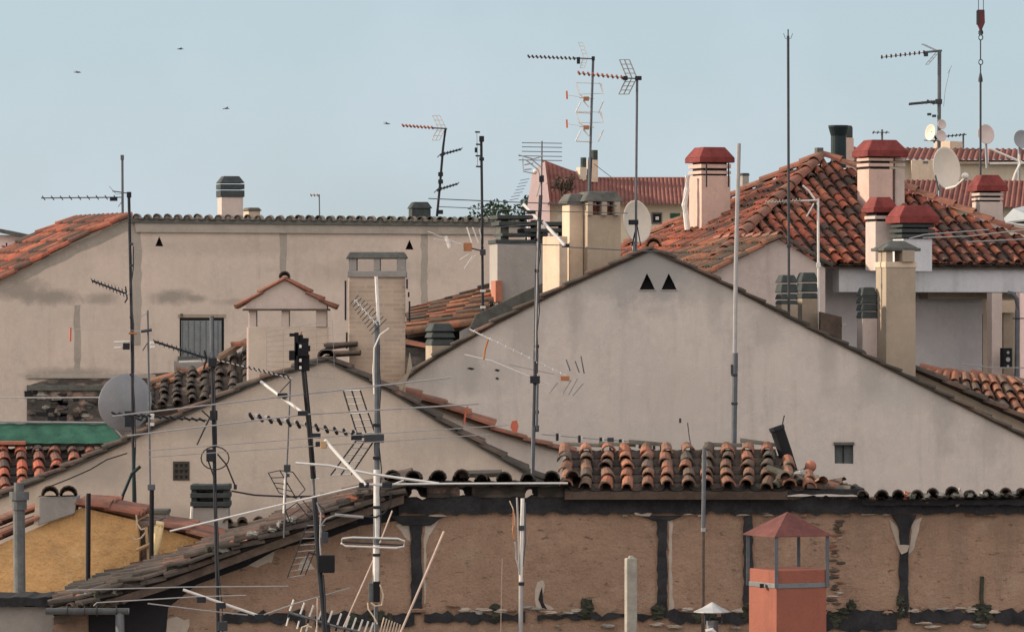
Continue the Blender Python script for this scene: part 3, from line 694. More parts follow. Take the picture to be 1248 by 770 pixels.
# lean-to with its own tiles behind the right slope
lt = [(1110, 447), (1150, 465), (1200, 489), (1300, 535)]
obj('lean_wall', MB().prism(wallpoly([(x, y + 4) for x, y in lt], 82.6), 82.6, .5), 'plaster_buff', big)
obj('lean_verge', rake(MB(), lt, 82.5, .5, .2, .42, 0, 1), 'tile_verge', big)
lpn = MB(); lr = obj('lean_roof', MB().field(P(1090, 520, 82.9), P(1290, 520, 82.9), P(1240, 463, 84.6), P(1122, 452, 84.6), .26, .3, 1.8, pans=lpn), 'tile_orange', big); obj('pan_tiling', lpn, 'tile_slate', lr)
obj('lean_ridge', MB().tiles(P(1122, 451, 84.7), P(1250, 466, 84.7), UP, .1, .45, 1.3), 'tile_ridge', big)

# ================================================================== 4b house between the big gable and the long wall
mid = thing('low_tiled_house', 'orange tiled roof with grey parapet slope between the big gable and the long wall', 'house', V((P(620, 0, 88).x, 88, 0)))
gv = [(572, 398), (612, 378), (692, 340), (790, 300)]
obj('wall', MB().prism(wallpoly([(560, 404)] + gv[:3], 85), 85, .3), 'plaster_cement', mid)
pv = [(575, 400), (580, 384), (612, 368), (692, 331), (700, 345)]
obj('parapet', MB().prism([(572, 400), (580, 383), (692, 330), (692, 350), (585, 402)], 84.8, .25), 'cement_cap', mid, .01)
rr = MB()
for i in range(7):        # courses run with the slope, stepping up and back
    t = i / 6; a0 = P(496 + 4 * t, 404 - 22 * t, 85.4 + 2.2 * t); b0 = P(578 + 32 * t, 392 - 40 * t, 85.2 + 2.2 * t)
    rr.tiles(a0, b0, V((-.2, -.75, .7)).normalized(), .085, .4, 1.2); rr.pan(a0 + V((0, .15, .05)), b0 + V((0, .15, .05)), V((-.2, -.75, .7)).normalized(), .08)
obj('roof', rr, 'tile_orange', mid)
obj('roof_bed', MB().hexa([P(496, 412, 85.6), P(580, 400, 85.5), P(612, 366, 87.8), P(500, 388, 87.8), P(496, 408, 85.6), P(580, 394, 85.5), P(612, 355, 87.8), P(500, 384, 87.8)]), 'bed', mid)
obj('upper_verge', rake(MB(), [(496, 386), (540, 368), (606, 345)], 88, .3, .2, .4), 'tile_slate', mid)
obj('back_wall', MB().prism(wallpoly([(490, 400), (575, 398)], 86.2), 86.2, .3), 'void', mid)
obj('ledge_tile', MB().tiles(P(496, 421, 85.6), P(526, 424, 85.4), UP, .09, .5), 'tile_ridge', mid)
obj('ledge_wall', MB().prism(wallpoly([(490, 424), (560, 426)], 85.5), 85.5, .3), 'rubble', mid)
n_ = chimney(mid, 86.5, 606, 68, 7, 297, 420, 'plaster_cement', a=9, d=.9, label='broad grey chimney under a stack of dark flat tiles')
for x0, x1, y0, y1 in ((604, 676, 292, 297), (612, 668, 284, 288), (608, 690, 270, 275), (640, 690, 278, 283), (606, 650, 262, 267)):
    obj('vent_slat', MB().ybox(x0, x1 - x0, 6, y0, y1, 86.5, 0, 9, d=.9), 'vent_tile', n_, .012)
for x, y0, y1 in ((610, 268, 292), (652, 268, 292), (686, 262, 300)): obj('vent_stub', MB().ybox(x, 10, 4, y0, y1, 86.7, 0, 9, d=.5), 'cement_cap', n_)
obj('skirting_tile', MB().ybox(604.5, 7, 5, 342, 368, 86.4, .6, 9, d=.5), 'terracotta', n_)

# ================================================================== 5 house with the red pyramid roof
hip = thing('hip_roof_house', 'house with red barrel tiled pyramid roof above a grey terrace lintel', 'house', V((P(1000, 0, 96).x, 96, 0)))
AP = P(1002, 194, 96); ca, sa = math.cos(R(20)), math.sin(R(20))
def L5(x, y, z=0): return V((AP.x + x * ca - y * sa, AP.y + x * sa + y * ca, AP.z + z))
DZ = -2.07; fx0, fx1, fy0, fy1 = -3.75, 3.9, -3.7, 2.9
rf = MB(); pn5 = MB()
rf.field(L5(fx0, fy0, DZ), L5(fx1, fy0, DZ), L5(fx1, 0, 0), L5(fx0, 0, 0), .25, .31, 2.2, hi=lambda u: min(1, u * (fx1 - fx0) / -fx0, (1 - u) * (fx1 - fx0) / fx1), pans=pn5)
fronti = obj('roof', rf, 'tile_red', hip)
lf = MB().field(L5(fx0, fy1, DZ), L5(fx0, fy0, DZ), L5(0, fy0, 0), L5(0, fy1, 0), .25, .31, 2.0, hi=lambda u: min(1, u * (fy1 - fy0) / fy1, (1 - u) * (fy1 - fy0) / -fy0), pans=pn5)
obj('side_slope', lf, 'tile_red', fronti); obj('pan_tiling', pn5, 'tile_slate', fronti)
und = MB().add([L5(fx0, fy0, DZ - .1), L5(fx1, fy0, DZ - .1), L5(fx1, fy1, DZ - .1), L5(fx0, fy1, DZ - .1), L5(0, 0, -.1)], [(0, 1, 4), (1, 2, 4), (2, 3, 4), (3, 0, 4), (3, 2, 1, 0)])
obj('roof_bed', und, 'bed', fronti)
for x, y in ((fx0, fy0), (fx0, fy1), (fx1, fy0)):
    obj('hip_tiling', MB().tiles(L5(x, y, DZ + .06), L5(0, 0, .08), UP, .12, .42, 1), 'tile_ridge', fronti)
obj('finial_block', MB().ybox(996, 8, 3, 180, 194, 95.9, 0, 20), 'cement_cap', fronti, .01)
# terrace storey under the eaves
def loc5(mb, x0, x1, y0, y1, z0, z1):
    q = [L5(x0, y0), L5(x1, y0), L5(x1, y1), L5(x0, y1)]
    return mb.hexa([V((p.x, p.y, z0)) for p in q] + [V((p.x, p.y, z1)) for p in q])
ze = AP.z + DZ - .02; zl = P(0, 356, 92).z
xl = -1.22
obj('lintel', loc5(MB(), xl, 3.85, fy0 + .12, fy0 + .42, zl, ze), 'plaster_lintel', hip, .012)
obj('eaves_tiling', MB().tiles(L5(xl, fy0 + .06, DZ - .0), L5(3.9, fy0 + .06, DZ - .0), UP, .05, .45, .6), 'tile_red', hip)
obj('ceiling_slab', loc5(MB(), -3.6, 3.85, fy0 + .42, 2.6, ze - .12, ze), 'plaster_terrace', hip)
obj('ceiling_beam', loc5(MB(), .9, 2.75, fy0 + .75, fy0 + 1.15, zl - .12, zl + .15), 'plaster_buff', hip, .01)
obj('terrace_wall', loc5(MB(), -3.6, 2.3, fy0 + 1.3, fy0 + 1.5, 0, ze - .1), 'plaster_terrace', hip)
obj('side_wall', loc5(MB(), -3.7, -3.5, fy0 + .4, 2.6, 0, ze - .1), 'plaster_dusty', hip)
obj('back_wall', loc5(MB(), 2.3, 4.6, fy0 + 1.9, fy0 + 2.1, 0, ze - .1), 'plaster_cream', hip)
obj('doorway', loc5(MB(), 2.31, 2.55, fy0 + 1.80, fy0 + 1.89, 0, P(0, 383, 93).z), 'void', hip)
obj('floor_slab', loc5(MB(), -3.6, 4.6, fy0 + .2, fy0 + 2, zl - 1.75, zl - 1.55), 'plaster_cement', hip)
zp = P(0, 470, 93).z
obj('terrace_pillar', MB().ybox(1209, 13, 5, 357, 470, 92.9, 0, 20), 'plaster_dusty', hip, .008)
obj('terrace_pillar', MB().ybox(1243, 14, 4, 357, 470, 92.9, 0, 20), 'plaster_rose', hip, .008)
obj('panel', MB().ybox(1223, 13, 3, 372, 470, 93.6, 0, 20, d=.06), 'plaster_buff', hip)
obj('lit_wall', MB().ybox(1203, 38, 3, 366, 381, 93.3, 0, 20, d=.06), 'plaster_cream', hip)  # pale cream panel paints the sunlit strip inside the terrace
obj('drain_pipe', MB().line([(1228, 357), (1234, 358), (1239, 364), (1240, 380), (1239, 470)], 92.7, 6, 10), 'mast_grey', hip)
obj('pipe_clip', MB().line([(1234, 388), (1248, 388)], 92.65, 1.6), 'dark_metal', hip)
sp = thing('speaker_box', 'small black box with two pale round cones standing in the terrace opening', 'loudspeaker', P(1229, 447, 92.5))
obj('cabinet', MB().ybox(1223, 11, 3, 424, 448, 92.5, 0, 12), 'black', sp, .01)
for y, r in ((429.5, 1.8), (438, 2.8), (446, 1.5)): obj('cone', MB().lathe(P(1228.4, y, 92.49), [(PX(r, 92.5), 0), (PX(r, 92.5), .01)], (0.2, -1, 0), 12), 'dish_grey', sp)
obj('ground_wall', loc5(MB(), -1.2, 3.8, fy0 + .1, fy0 + .3, 0, zl - 1.8), 'plaster_cement', hip)
# small cross gable with its lit tile slope
cg = P(948, 291, 90.6)
def LC(x, y, z): return V((cg.x + x * ca - y * sa, cg.y + x * sa + y * ca, cg.z + z))
obj('cross_gable', MB().add([LC(-1.7, 0, -.8), LC(0, 0, 0), LC(.95, 0, -.53), LC(.95, 0, -4), LC(-1.7, 0, -4), LC(-1.7, 2.4, -.8), LC(0, 2.4, 0), LC(.95, 2.4, -.53), LC(.95, 2.4, -4), LC(-1.7, 2.4, -4)],
    [(4, 3, 2, 1, 0), (5, 6, 7, 8, 9), (0, 1, 6, 5), (1, 2, 7, 6), (2, 3, 8, 7), (9, 4, 0, 5)]), 'plaster_dusty', hip)
obj('cross_roof', MB().field(LC(-1.9, 3.4, -.87), LC(-1.9, -.08, -.87), LC(0, -.08, .03), LC(0, 3.4, .03), .23, .34, 1.3), 'tile_orange', hip)
obj('cross_verge', MB().tiles(LC(1.0, -.05, -.5), LC(0, -.05, .04), V((.4, 0, .9)), .075, .36, 1), 'tile_verge', hip)
obj('cross_ridge', MB().tiles(LC(0, -.1, .05), LC(0, 3.0, .05), UP, .08, .4, 1), 'tile_ridge', hip)

# chimneys on the pyramid roof
c = chimney(hip, 95, 855, 36, 14, 214, 300, 'plaster_pink', [(200, 205, .6), (208, 212, .6)], None, (196, 216), (179, 192, 198, 4, 9), label='broad pink chimney with red cap at the edge of the pyramid roof', a=20)
for x in (861, 888): obj('iron_tie', MB().line([(x, 199), (x, 228)], 94.9 if x < 870 else 95.1, 1.8), 'dark_metal', c)
obj('side_flue', MB().line([(838, 214), (837, 232), (834, 250), (836, 262), (838, 280)], 95.2, 7, 8), 'white_paint', c)
c = chimney(hip, 94.2, 1059, 30, 12, 206, 300, 'plaster_pink', [(192.5, 196, .6), (199, 203, .6)], None, (188, 207), None, label='tall pink chimney with wide dark red cap by the roof peak', a=20)
obj('second_shaft', MB().ybox(1091, 12, 4, 206, 260, 94.6, 0, 20), 'plaster_dusty', c, .01)
for y0, y1 in ((192.5, 196), (199, 203)): obj('vent_slat', MB().ybox(1091, 12, 4, y0, y1, 94.6, .6, 20), 'plaster_dusty', c)
obj('cap', MB().ybox(1060, 42, 13, 170, 184, 94.2, 5, 20, 11), 'cap_red', c, .015); obj('cap_rim', MB().ybox(1060, 42, 13, 184, 191, 94.2, 5, 20), 'cap_red', c, .01)
chimney(hip, 91.6, 1067, 24, 6, 270, 330, 'plaster_dusty', [(263, 267, 1)], None, (258, 271), (240, 254, 259, 4, 8), label='short pink chimney with red cap on the eaves', a=18, d=.5)
l_ = chimney(hip, 90.9, 1101, 36, 8, 291, 331, 'plaster_lintel', [(272.5, 277, 2), (279, 283.5, 3), (285.5, 290, 3)], 'vent_tile', (270, 292), (250, 264, 272, 7, 10), label='low chimney with red cap over dark green louvre slats', a=15, d=.6)
chimney(hip, 95.3, 1194, 29, 5, 246, 320, 'plaster_dusty', [(235, 238.5, .5), (241, 244, .5)], None, (231, 247), (213, 227, 233, 5, 9), label='grey-pink chimney with red cap near the hip', a=12, d=.5)
fl = obj('metal_flue', MB().lathe(P(1022, 205, 96.5), [(PX(9.5, 96.5), 0), (PX(9.5, 96.5), PX(38, 96.5)), (PX(9.5, 96.5), PX(39, 96.5)), (PX(12.5, 96.5), PX(50, 96.5)), (PX(12.5, 96.5), PX(52, 96.5))], UP, 18), 'flue_dark', hip, label='dark round metal flue flared at its top')
c = chimney(hip, 98, 1031, 10, 5, 168, 215, 'plaster_pink', (), None, None, (153, 155, 168, -1, 1), 'vent_tile', label='thin pink chimney behind the dark metal flue')

# ================================================================== 6 long house with the pale wall at the back
YW = 110
lng = thing('long_wall_house', 'long house with pale blank wall, scalloped tile coping and a lattice window', 'house', V((P(380, 0, YW).x, YW, 0)))
el = [(-60, 366), (0, 340), (60, 309), (110, 283), (160, 262)]
obj('wall', MB().wall(el + [(166, 268), (640, 272)], YW, .4, [[(x - 5, y), (x, y - 12), (x + 5, y + .3)] for x, y in ((194, 300), (499, 304))]), 'plaster_back', lng)
obj('rear_wall', MB().prism(wallpoly([(x, y + 5) for x, y in el] + [(166, 274), (640, 278)], YW), YW, 3.5, .401), 'void', lng)
patch([(166, 268), (500, 268), (640, 272), (640, 288), (520, 284), (400, 284), (230, 280), (172, 281), (172, 420), (163, 420), (160, 280), (60, 326), (0, 356), (-20, 364), (-20, 352), (60, 312), (160, 265)], YW, 'plaster_band', lng, 88, .004, 1.2, 'render_band')
for x, y0, y1, sd in ((345, 285, 335, 1), (517, 285, 372, 2), (94, 372, 470, 3), (512, 372, 396, 4)):
    patch([(x - 4, y0), (x + 4, y0), (x + 4, y1), (x - 4, y1)], YW, 'plaster_band', lng, 90 + sd, .003, 1, 'render_band')
obj('exposed_masonry', MB().prism([(33, 470), (60, 462), (130, 458), (240, 452), (240, 560), (33, 560)], YW, .06, -.03), 'rubble', lng)
obj('masonry_ledge', MB().pbox(33, 190, 456, 461, YW, .12, -.06), 'plaster_band', lng, .01); obj('masonry_ledge', MB().pbox(33, 150, 469, 476, YW, .2, -.1), 'cement_cap', lng, .02)
rn = random.Random(31)
for k in range(60):
    x = rn.uniform(34, 190); y = rn.uniform(476, 514); w_ = rn.uniform(2.5, 9); h_ = rn.uniform(1.5, 4)
    if rn.random() < .35: patch([(x - w_, y - h_), (x + w_, y - h_), (x + w_ * .7, y + h_), (x - w_ * .8, y + h_)], YW, 'void', lng, 700 + k, .034, 1.6, 'wall_hole')
    else: obj('wall_stone', MB().blob(P(x, y, YW - .02), PX(w_, YW), .08, PX(h_, YW), 800 + k, 7, .35), rn.choice(['stone', 'tile_verge', 'cement_cap', 'tile_slate', 'rubble']), lng)
rf = obj('roof', rake(MB(), el, YW - .1, 3.2, .3, .42, .0, 1.3, -1.5), 'tile_red', lng)
rd = MB().field(P(166, 266, YW - .12), P(636, 270, YW - .12), P(636, 285, YW + 3), P(166, 281, YW + 3), .228, .42, 1.4)
obj('coping_tiling', rd, 'tile_grey', rf)
sc_ = [(166, 283)]
for i_ in range(38):
    cx = 168 + i_ * 12.45; cy = 266 + i_ * .105
    sc_ += [(cx + 4.3 * math.cos(t), cy - 1 - 4.4 * math.sin(t)) for t in (3.14, 2.5, 1.9, 1.25, .65, 0)]
sc_ += [(636, 286)]
obj('scalloped_mortar', MB().prism(sc_, YW, .2, -.07), 'plaster_band', rf)
obj('roof_bed', MB().sheet(P(160, 266, YW - .1), P(640, 271, YW - .1), P(640, 289, YW + 3), P(160, 284, YW + 3), .1), 'cement_cap', rf)
for x, y in ((194, 300), (499, 304)): obj('triangular_vent', MB().prism([(x - 5, y), (x, y - 11), (x + 5, y)], YW, .02, .2), 'void', lng)
w = obj('window', MB().pbox(219, 273, 387, 434, YW, .05, -.005), 'black', lng)
obj('lattice_panel', MB().pbox(221, 270, 390.5, 434, YW, .03, -.03), 'lattice', w)
for i in range(7): obj('lattice_bar', MB().pbox(222 + i * 7.2, 223.2 + i * 7.2, 391, 434, YW, .01, -.036), 'window_grey', w)
obj('sill', MB().pbox(217, 275, 434, 440, YW, .15, -.1), 'cement_cap', w, .01); obj('window_head', MB().pbox(217, 275, 383, 387, YW, .06, -.02), 'plaster_buff', w)
obj('pipe_stub', MB().pbox(220, 223, 382, 385.5, YW, .1, -.06), 'cement_cap', lng)
c = chimney(lng, YW, 270, 26, 5, 240, 275, 'plaster_dusty', [(232, 240, 1.5), (224.5, 230.5, 1.5)], 'vent_tile', None, (214.5, 223, 223, 2, 6), 'vent_tile', label='chimney with stacked slate vent cap on the long tile coping', a=14, d=.5)
chimney(lng, 111.5, 303, 14, 5, 256, 275, 'plaster_cream', cap=(253, 257, 257, 2, 3), capmat='tile_grey', label='low cream stub behind the slate capped chimney', d=.4)
obj('roof_cowl', MB().ybox(502, 23, 4, 246, 254, 110.8, 2, 10, 5, d=.5).ybox(502, 23, 4, 254, 268, 110.8, 0, 10, d=.5), 'vent_tile', lng, .02)

# ruined lean-to in front of the long wall
ru = thing('ruined_lean_to', 'collapsed dark slate lean-to with orange ridge tiles below the lattice window', 'shed', V((P(240, 0, 84).x, 84, 0)))
obj('wall', MB().prism(wallpoly([(184, 494), (262, 490), (300, 470)], 84), 84, .4), 'plaster_buff', ru)
obj('roof', MB().field(P(182, 500, 83.8), P(302, 478, 83.8), P(300, 424, 85.6), P(184, 468, 85.6), .25, .34, 2.6), 'tile_slate', ru)
obj('roof_bed', MB().sheet(P(182, 502, 83.9), P(302, 480, 83.9), P(300, 426, 85.6), P(184, 470, 85.6), .1), 'bed', ru)
for p0, p1, r_, z_ in (((184, 469), (212, 458), .10, 85.5), ((186, 476), (216, 462), .09, 85.3), ((246, 458), (300, 418), .12, 85.2), ((214, 452), (250, 456), .08, 85.5)):
    obj('ridge_tiling', MB().tiles(P(*p0, z_), P(*p1, z_), UP, r_, .4, 1.6), 'tile_orange', ru)
obj('roof_ledge', MB().prism([(212, 440), (262, 436), (262, 450), (212, 452)], 86, .3), 'plaster_grey', ru)
obj('tile_shard', MB().tiles(P(284, 424, 85), P(302, 420, 85), UP, .1, .5, 1), 'tile_red', ru)

# tiled house with the green sheet
gs = thing('green_topped_house', 'low tiled roof edged by a long translucent green plastic sheet', 'house', V((P(60, 0, 75).x, 75, 0)))
obj('wall', MB().prism(wallpoly([(-60, 560), (150, 552)], 76.6), 76.6, .3), 'rubble', gs)
gp = MB(); obj('roof', MB().field(P(-60, 640, 73), P(170, 640, 73), P(150, 546, 76), P(-60, 541, 76), .285, .34, 1.8, pans=gp), 'tile_red', gs); obj('pan_tiling', gp, 'tile_slate', gs)
obj('roof_bed', MB().sheet(P(-60, 648, 73), P(170, 648, 73), P(150, 552, 76), P(-60, 547, 76), .1), 'bed', gs)
gsh = MB(); n = 60; vs = []
for i in range(n + 1):
    u = i / n; a = P(-60 + u * 192, 515.5 + u, 76.4); b = P(-60 + u * 212, 540, 75.8); o = V((0, .004 * math.sin(i * .37), .004 * math.sin(i * .9)))
    vs += [a + o, b + o]
gsh.add(vs, [(2 * i, 2 * i + 1, 2 * i + 3, 2 * i + 2) for i in range(n)])
o = obj('plastic_sheet', gsh, 'green_sheet', gs); md = o.modifiers.new('th', 'SOLIDIFY'); md.thickness = .01
obj('sheet_rail', MB().line([(-60, 513.5), (132, 515), (152, 536)], 76.38, 3), 'rod_grey', gs)
obj('sheet_ledge', MB().pbox(-60, 150, 539, 544, 75.9, .4), 'cement_cap', gs, .01)
obj('brick_ledge', MB().pbox(-60, 31, 537.5, 542, 75.7, .2), 'terracotta', gs, .01)

# ================================================================== far houses
YP = 170
pk = thing('pink_gable_house', 'far house with pink gable end, red ribbed roof and small window under the eaves', 'house', V((P(750, 0, YP).x, YP, 0)))
obj('wall', MB().prism(wallpoly([(668, 248), (842, 248)], YP), YP, 5, .1), 'plaster_far', pk)
obj('gable_wall', MB().prism(wallpoly([(643, 250), (648, 213), (656, 203), (664, 197), (670, 250)], YP), YP, 4, -.4), 'plaster_rose', pk)
rf = obj('roof', MB().corrugated(P(668, 250, YP - .5), P(722, 250, YP - .5), P(722, 218, YP + 2), P(662, 197, YP + 2), .14, .04).corrugated(P(722, 250, YP - .5), P(846, 250, YP - .5), P(842, 218, YP + 2), P(722, 218, YP + 2), .14, .04), 'far_tile', pk)
obj('ridge_tiling', MB().tube([P(661, 196, YP + 2), P(690, 207, YP + 2), P(722, 217.5, YP + 2), P(842, 217.5, YP + 2)], .05), 'tile_ridge', rf)
obj('roof_back', MB().add([P(662, 198, YP + 2.1), P(722, 218, YP + 2.1), P(842, 218, YP + 2.1), P(842, 250, YP + 5), P(662, 250, YP + 5)], [(0, 1, 2, 3, 4)]), 'far_tile', rf)
w = obj('window', MB().pbox(794, 807, 259, 273, YP, .1, .06), 'window_grey', pk); obj('window_frame', MB().pbox(796, 805.5, 261, 271, YP, .05, .045), 'black', w); obj('pane', MB().pbox(799, 803, 264, 268, YP, .02, .03), 'white_paint', w)
obj('green_plate', MB().pbox(817, 829, 260, 266, YP, .05, .06), 'green_sheet', pk)
for sx, wf, t, b, m_, lb in ((707, 8, 204, 222, 'plaster_far', 'small far chimney with dark round pot'), (720, 9, 195, 222, 'plaster_cream', 'slim far chimney beside the bow-tie antenna mast')):
    c = chimney(pk, YP + 1.5, sx, wf, 3, t, b, m_, label=lb, d=.4)
    obj('pot', MB().lathe(P(sx + wf / 2, t, YP + 1.7), [(PX(wf * .45, YP), 0), (PX(wf * .45, YP), PX(12, YP))], UP, 10), 'vent_tile', c)
chimney(pk, YP + 1, 905, 8, 3, 214, 240, 'plaster_grey', cap=(211, 214, 214, 1, 1), capmat='vent_tile', label='grey far stub beside the pyramid roof')

YR = 160
rb_ = thing('cream_flat_block', 'far cream building with low red roof strip and white rail behind the pyramid roof', 'building', V((P(1180, 0, YR).x, YR, 0)))
obj('wall', MB().prism(wallpoly([(1040, 195), (1320, 195)], YR), YR, 5), 'plaster_far', rb_)
rf = obj('roof', MB().corrugated(P(1020, 196, YR - .4), P(1320, 197, YR - .4), P(1320, 184, YR + 1), P(1030, 181, YR + 1), .2, .05), 'far_tile', rb_)
obj('roof_edge', MB().line([(1020, 180.5), (1320, 184.5)], YR + 1, 2.5), 'vent_tile', rf)
obj('ledge', MB().pbox(1165, 1320, 197, 200, YR, .3, -.25), 'plaster_cream', rb_)
c = chimney(rb_, YR + .8, 1158, 17, 20, 172, 195, 'plaster_cream', label='cream block chimney on the far red roof strip', a=45, d=.7)
obj('small_annex', MB().pbox(1109, 1150, 196, 240, YR, .8, -.7), 'plaster_cream', rb_)
obj('annex_window', MB().pbox(1123, 1129, 197.5, 200, YR, .05, -.72), 'window_grey', rb_)
obj('rail', MB().line([(1203, 181), (1203, 199)], YR - .5, 4), 'plaster_rose', rb_); obj('rail', MB().line([(1206, 181), (1248, 199)], YR - .5, 3), 'white_paint', rb_); obj('rail', MB().line([(1206, 199.5), (1260, 199)], YR - .5, 2.6), 'white_paint', rb_)
r2 = thing('red_ribbed_house', 'far house showing only its ribbed red roof below the cream building', 'house', V((P(1180, 0, 140).x, 140, 0)))
obj('wall', MB().prism(wallpoly([(1080, 252), (1340, 252)], 140), 140, 4), 'plaster_far', r2)
rf = obj('roof', MB().corrugated(P(1080, 255, 139.6), P(1340, 254, 139.6), P(1340, 222, 141.6), P(1090, 221, 141.6), .15, .045), 'far_tile', r2)
obj('ridge_tiling', MB().line([(1090, 220.5), (1340, 221.5)], 141.6, 2), 'tile_ridge', rf); obj('roof_back', MB().add([P(1090, 222, 141.7), P(1340, 222, 141.7), P(1340, 260, 144), P(1090, 260, 144)], [(0, 1, 2, 3)]), 'far_tile', rf)
fl_ = thing('grey_roof_house', 'far pale house corner with grey roof beyond the sloping tile verge', 'house', V((P(0, 0, 150).x, 150, 0)))
obj('wall', MB().prism(wallpoly([(-60, 285), (34, 287)], 150), 150, 4), 'plaster_rose', fl_)
obj('roof', slab(MB(), [(-60, 268), (0, 279), (38, 287)], 150, 4, .12, 0, -.4), 'cement_cap', fl_)
obj('antenna', MB().line([(2, 300), (16, 302), (30, 304)], 149.5, 2).line([(8, 296), (8, 310)], 149.5, 2), 'dark_metal', fl_)
# ------------------------------------------------------------------ antennas
GA = 'television antennas on the rooftops'
class Ant:
    def __init__(s, label, base, Y, cat='antenna', name='antenna_mast', group=GA):
        s.Y = Y; s.r = thing(name, label, cat, P(base[0], base[1], Y), group)
    def line(s, name, pts, w, mat, dy=0, parent=None, n=6):
        return obj(name, MB().line([(p[0], p[1], (p[2] if len(p) > 2 else s.Y) + dy) for p in pts], s.Y, w, n), mat, parent or s.r)
    def mast(s, pts, w, mat='mast_grey', **k): return s.line('mast', pts, w, mat, n=8, **k)
    def coax(s, pts, w=1.3, seed=1):
        rn = random.Random(seed); q = []
        for (x0, y0), (x1, y1) in zip(pts[:-1], pts[1:]):
            n = max(2, int(abs(y1 - y0) / 22))
            q += [(x0 + (x1 - x0) * i / n + rn.uniform(-1.6, 1.6), y0 + (y1 - y0) * i / n) for i in range(n)]
        q.append(pts[-1]); s.line('coax_cable', q, w, 'cable', -.05)
    def block(s, name, x0, x1, y0, y1, mat, d=.06, dy=0, parent=None):
        return obj(name, MB().pbox(x0, x1, y0, y1, s.Y, d, dy - d / 2), mat, parent or s.r, .006)
    def yagi(s, p0, p1, n, vec, w=1.4, ew=1.2, mat='rod_grey', emat='rod_grey', taper=(1, 1), dy=0, name='yagi_boom', skip=0, dy1=None):
        """boom p0->p1 with n rods; vec = half rod as (px x, px y, metres towards depth)"""
        a = P(p0[0], p0[1], s.Y + dy); b = P(p1[0], p1[1], s.Y + (dy if dy1 is None else dy1))
        bo = obj(name, MB().tube([a, b], PX(w, s.Y) / 2), mat, s.r)
        h = V((PX(vec[0], s.Y), vec[2], -PX(vec[1], s.Y)))
        for i in range(n):
            t = (i + .3) / n; c = a.lerp(b, t); k = taper[0] + (taper[1] - taper[0]) * t
            obj('element', MB().tube([c - h * k, c + h * k], PX(ew, s.Y) / 2, 5), emat, bo)
        return bo
    def fan(s, apex, dirs, n, step, w, mat='rod_grey', zd=.16, dy=0, rods=4):
        """corner reflector: n slanted bars in each direction, stepped sideways (px) and in depth, joined by thin rods"""
        for (dx, dyy) in dirs:
            bars = []
            for i in range(n):
                x0 = apex[0] + step * i; yy = s.Y + dy + zd * i; bars.append((x0, yy))
                obj('reflector_bar', MB().line([(x0, apex[1], yy), (x0 + dx, apex[1] + dyy, yy)], s.Y, w, 5), mat, s.r)
            mb = MB()
            for j in range(rods):
                t = .25 + .75 * j / max(1, rods - 1)
                mb.line([(bars[0][0] + dx * t, apex[1] + dyy * t, bars[0][1] - .05), (bars[-1][0] + dx * t, apex[1] + dyy * t, bars[-1][1] + .05)], s.Y, w * .5, 4)
            obj('reflector_grid', mb, mat, s.r)
    def logper(s, p0, p1, n, h0, h1, w=2.2, mat='dark_metal', depth=.12, lean=.0, dy=0):
        """log-periodic: boom with paired rods growing towards the mast"""
        a = P(p0[0], p0[1], s.Y + dy); b = P(p1[0], p1[1], s.Y + dy)
        bo = obj('log_periodic_boom', MB().tube([a, b], PX(w, s.Y) / 2), mat, s.r)
        for i in range(n):
            t = i / (n - 1); c = a.lerp(b, t); h = PX(h0 + (h1 - h0) * t, s.Y)
            q = V((h * lean, depth * (.4 + t), h))
            obj('element', MB().tube([c - q, c + q], PX(1.1, s.Y) / 2, 5), mat, bo)
        return bo
    def grid(s, p00, p10, p11, p01, rungs, w=1.2, mat='rod_grey', cols=1, dy=0, name='reflector_panel', rmat=None):
        """ladder panel given by four pixel corners (top a, top b, bottom b, bottom a)"""
        L = lambda a, b, t: (a[0] + (b[0] - a[0]) * t, a[1] + (b[1] - a[1]) * t, s.Y + dy)
        fr = MB()
        for c in range(cols + 1):
            fr.line([L(p00, p10, c / cols), L(p01, p11, c / cols)], s.Y, w, 5)
        o = obj(name, fr, mat, s.r)
        rg = MB()
        for i in range(rungs):
            t = i / max(1, rungs - 1); rg.line([L(p00, p01, t), L(p10, p11, t)], s.Y, w * .85, 4)
        obj('rung_grid', rg, rmat or mat, o)
        return o

# --- tall mast with dish in front of the long wall (158)
a = Ant('long dark mast before the long wall, carrying a feathery log antenna', (163, 628), 68)
a.mast([(157, 236), (159, 330), (161, 430), (163, 628)], 3.6, 'dark_metal')
a.block('mast_cap', 154.5, 160, 234, 241, 'dark_metal', .05)
for y in (296, 322, 385, 455): a.block('clamp', 158, 162.5, y, y + 3, 'steel', .05)
a.logper((112, 342), (154, 358), 11, 3, 5, 2.6, 'dark_metal', .12, -.5)
a.line('support_bar', [(150, 360), (160, 356)], 2, 'white_paint'); a.line('brace', [(153, 349), (155, 364), (152, 369)], 2, 'dark_metal')
for y in (417, 424): a.line('short_rod', [(139, y), (158, y - .6)], 3, 'white_paint'); 
a.block('junction_box', 150, 158, 418, 426, 'dark_metal', .1)
a.block('dish_bracket', 152, 164, 501, 520, 'dark_metal', .15, .06)
o = obj('lnb_arm', MB().line([(163, 508, 68.05), (172, 512, 68.3), (180, 500, 68.6)], 68, 2.4), 'dark_metal', a.r)
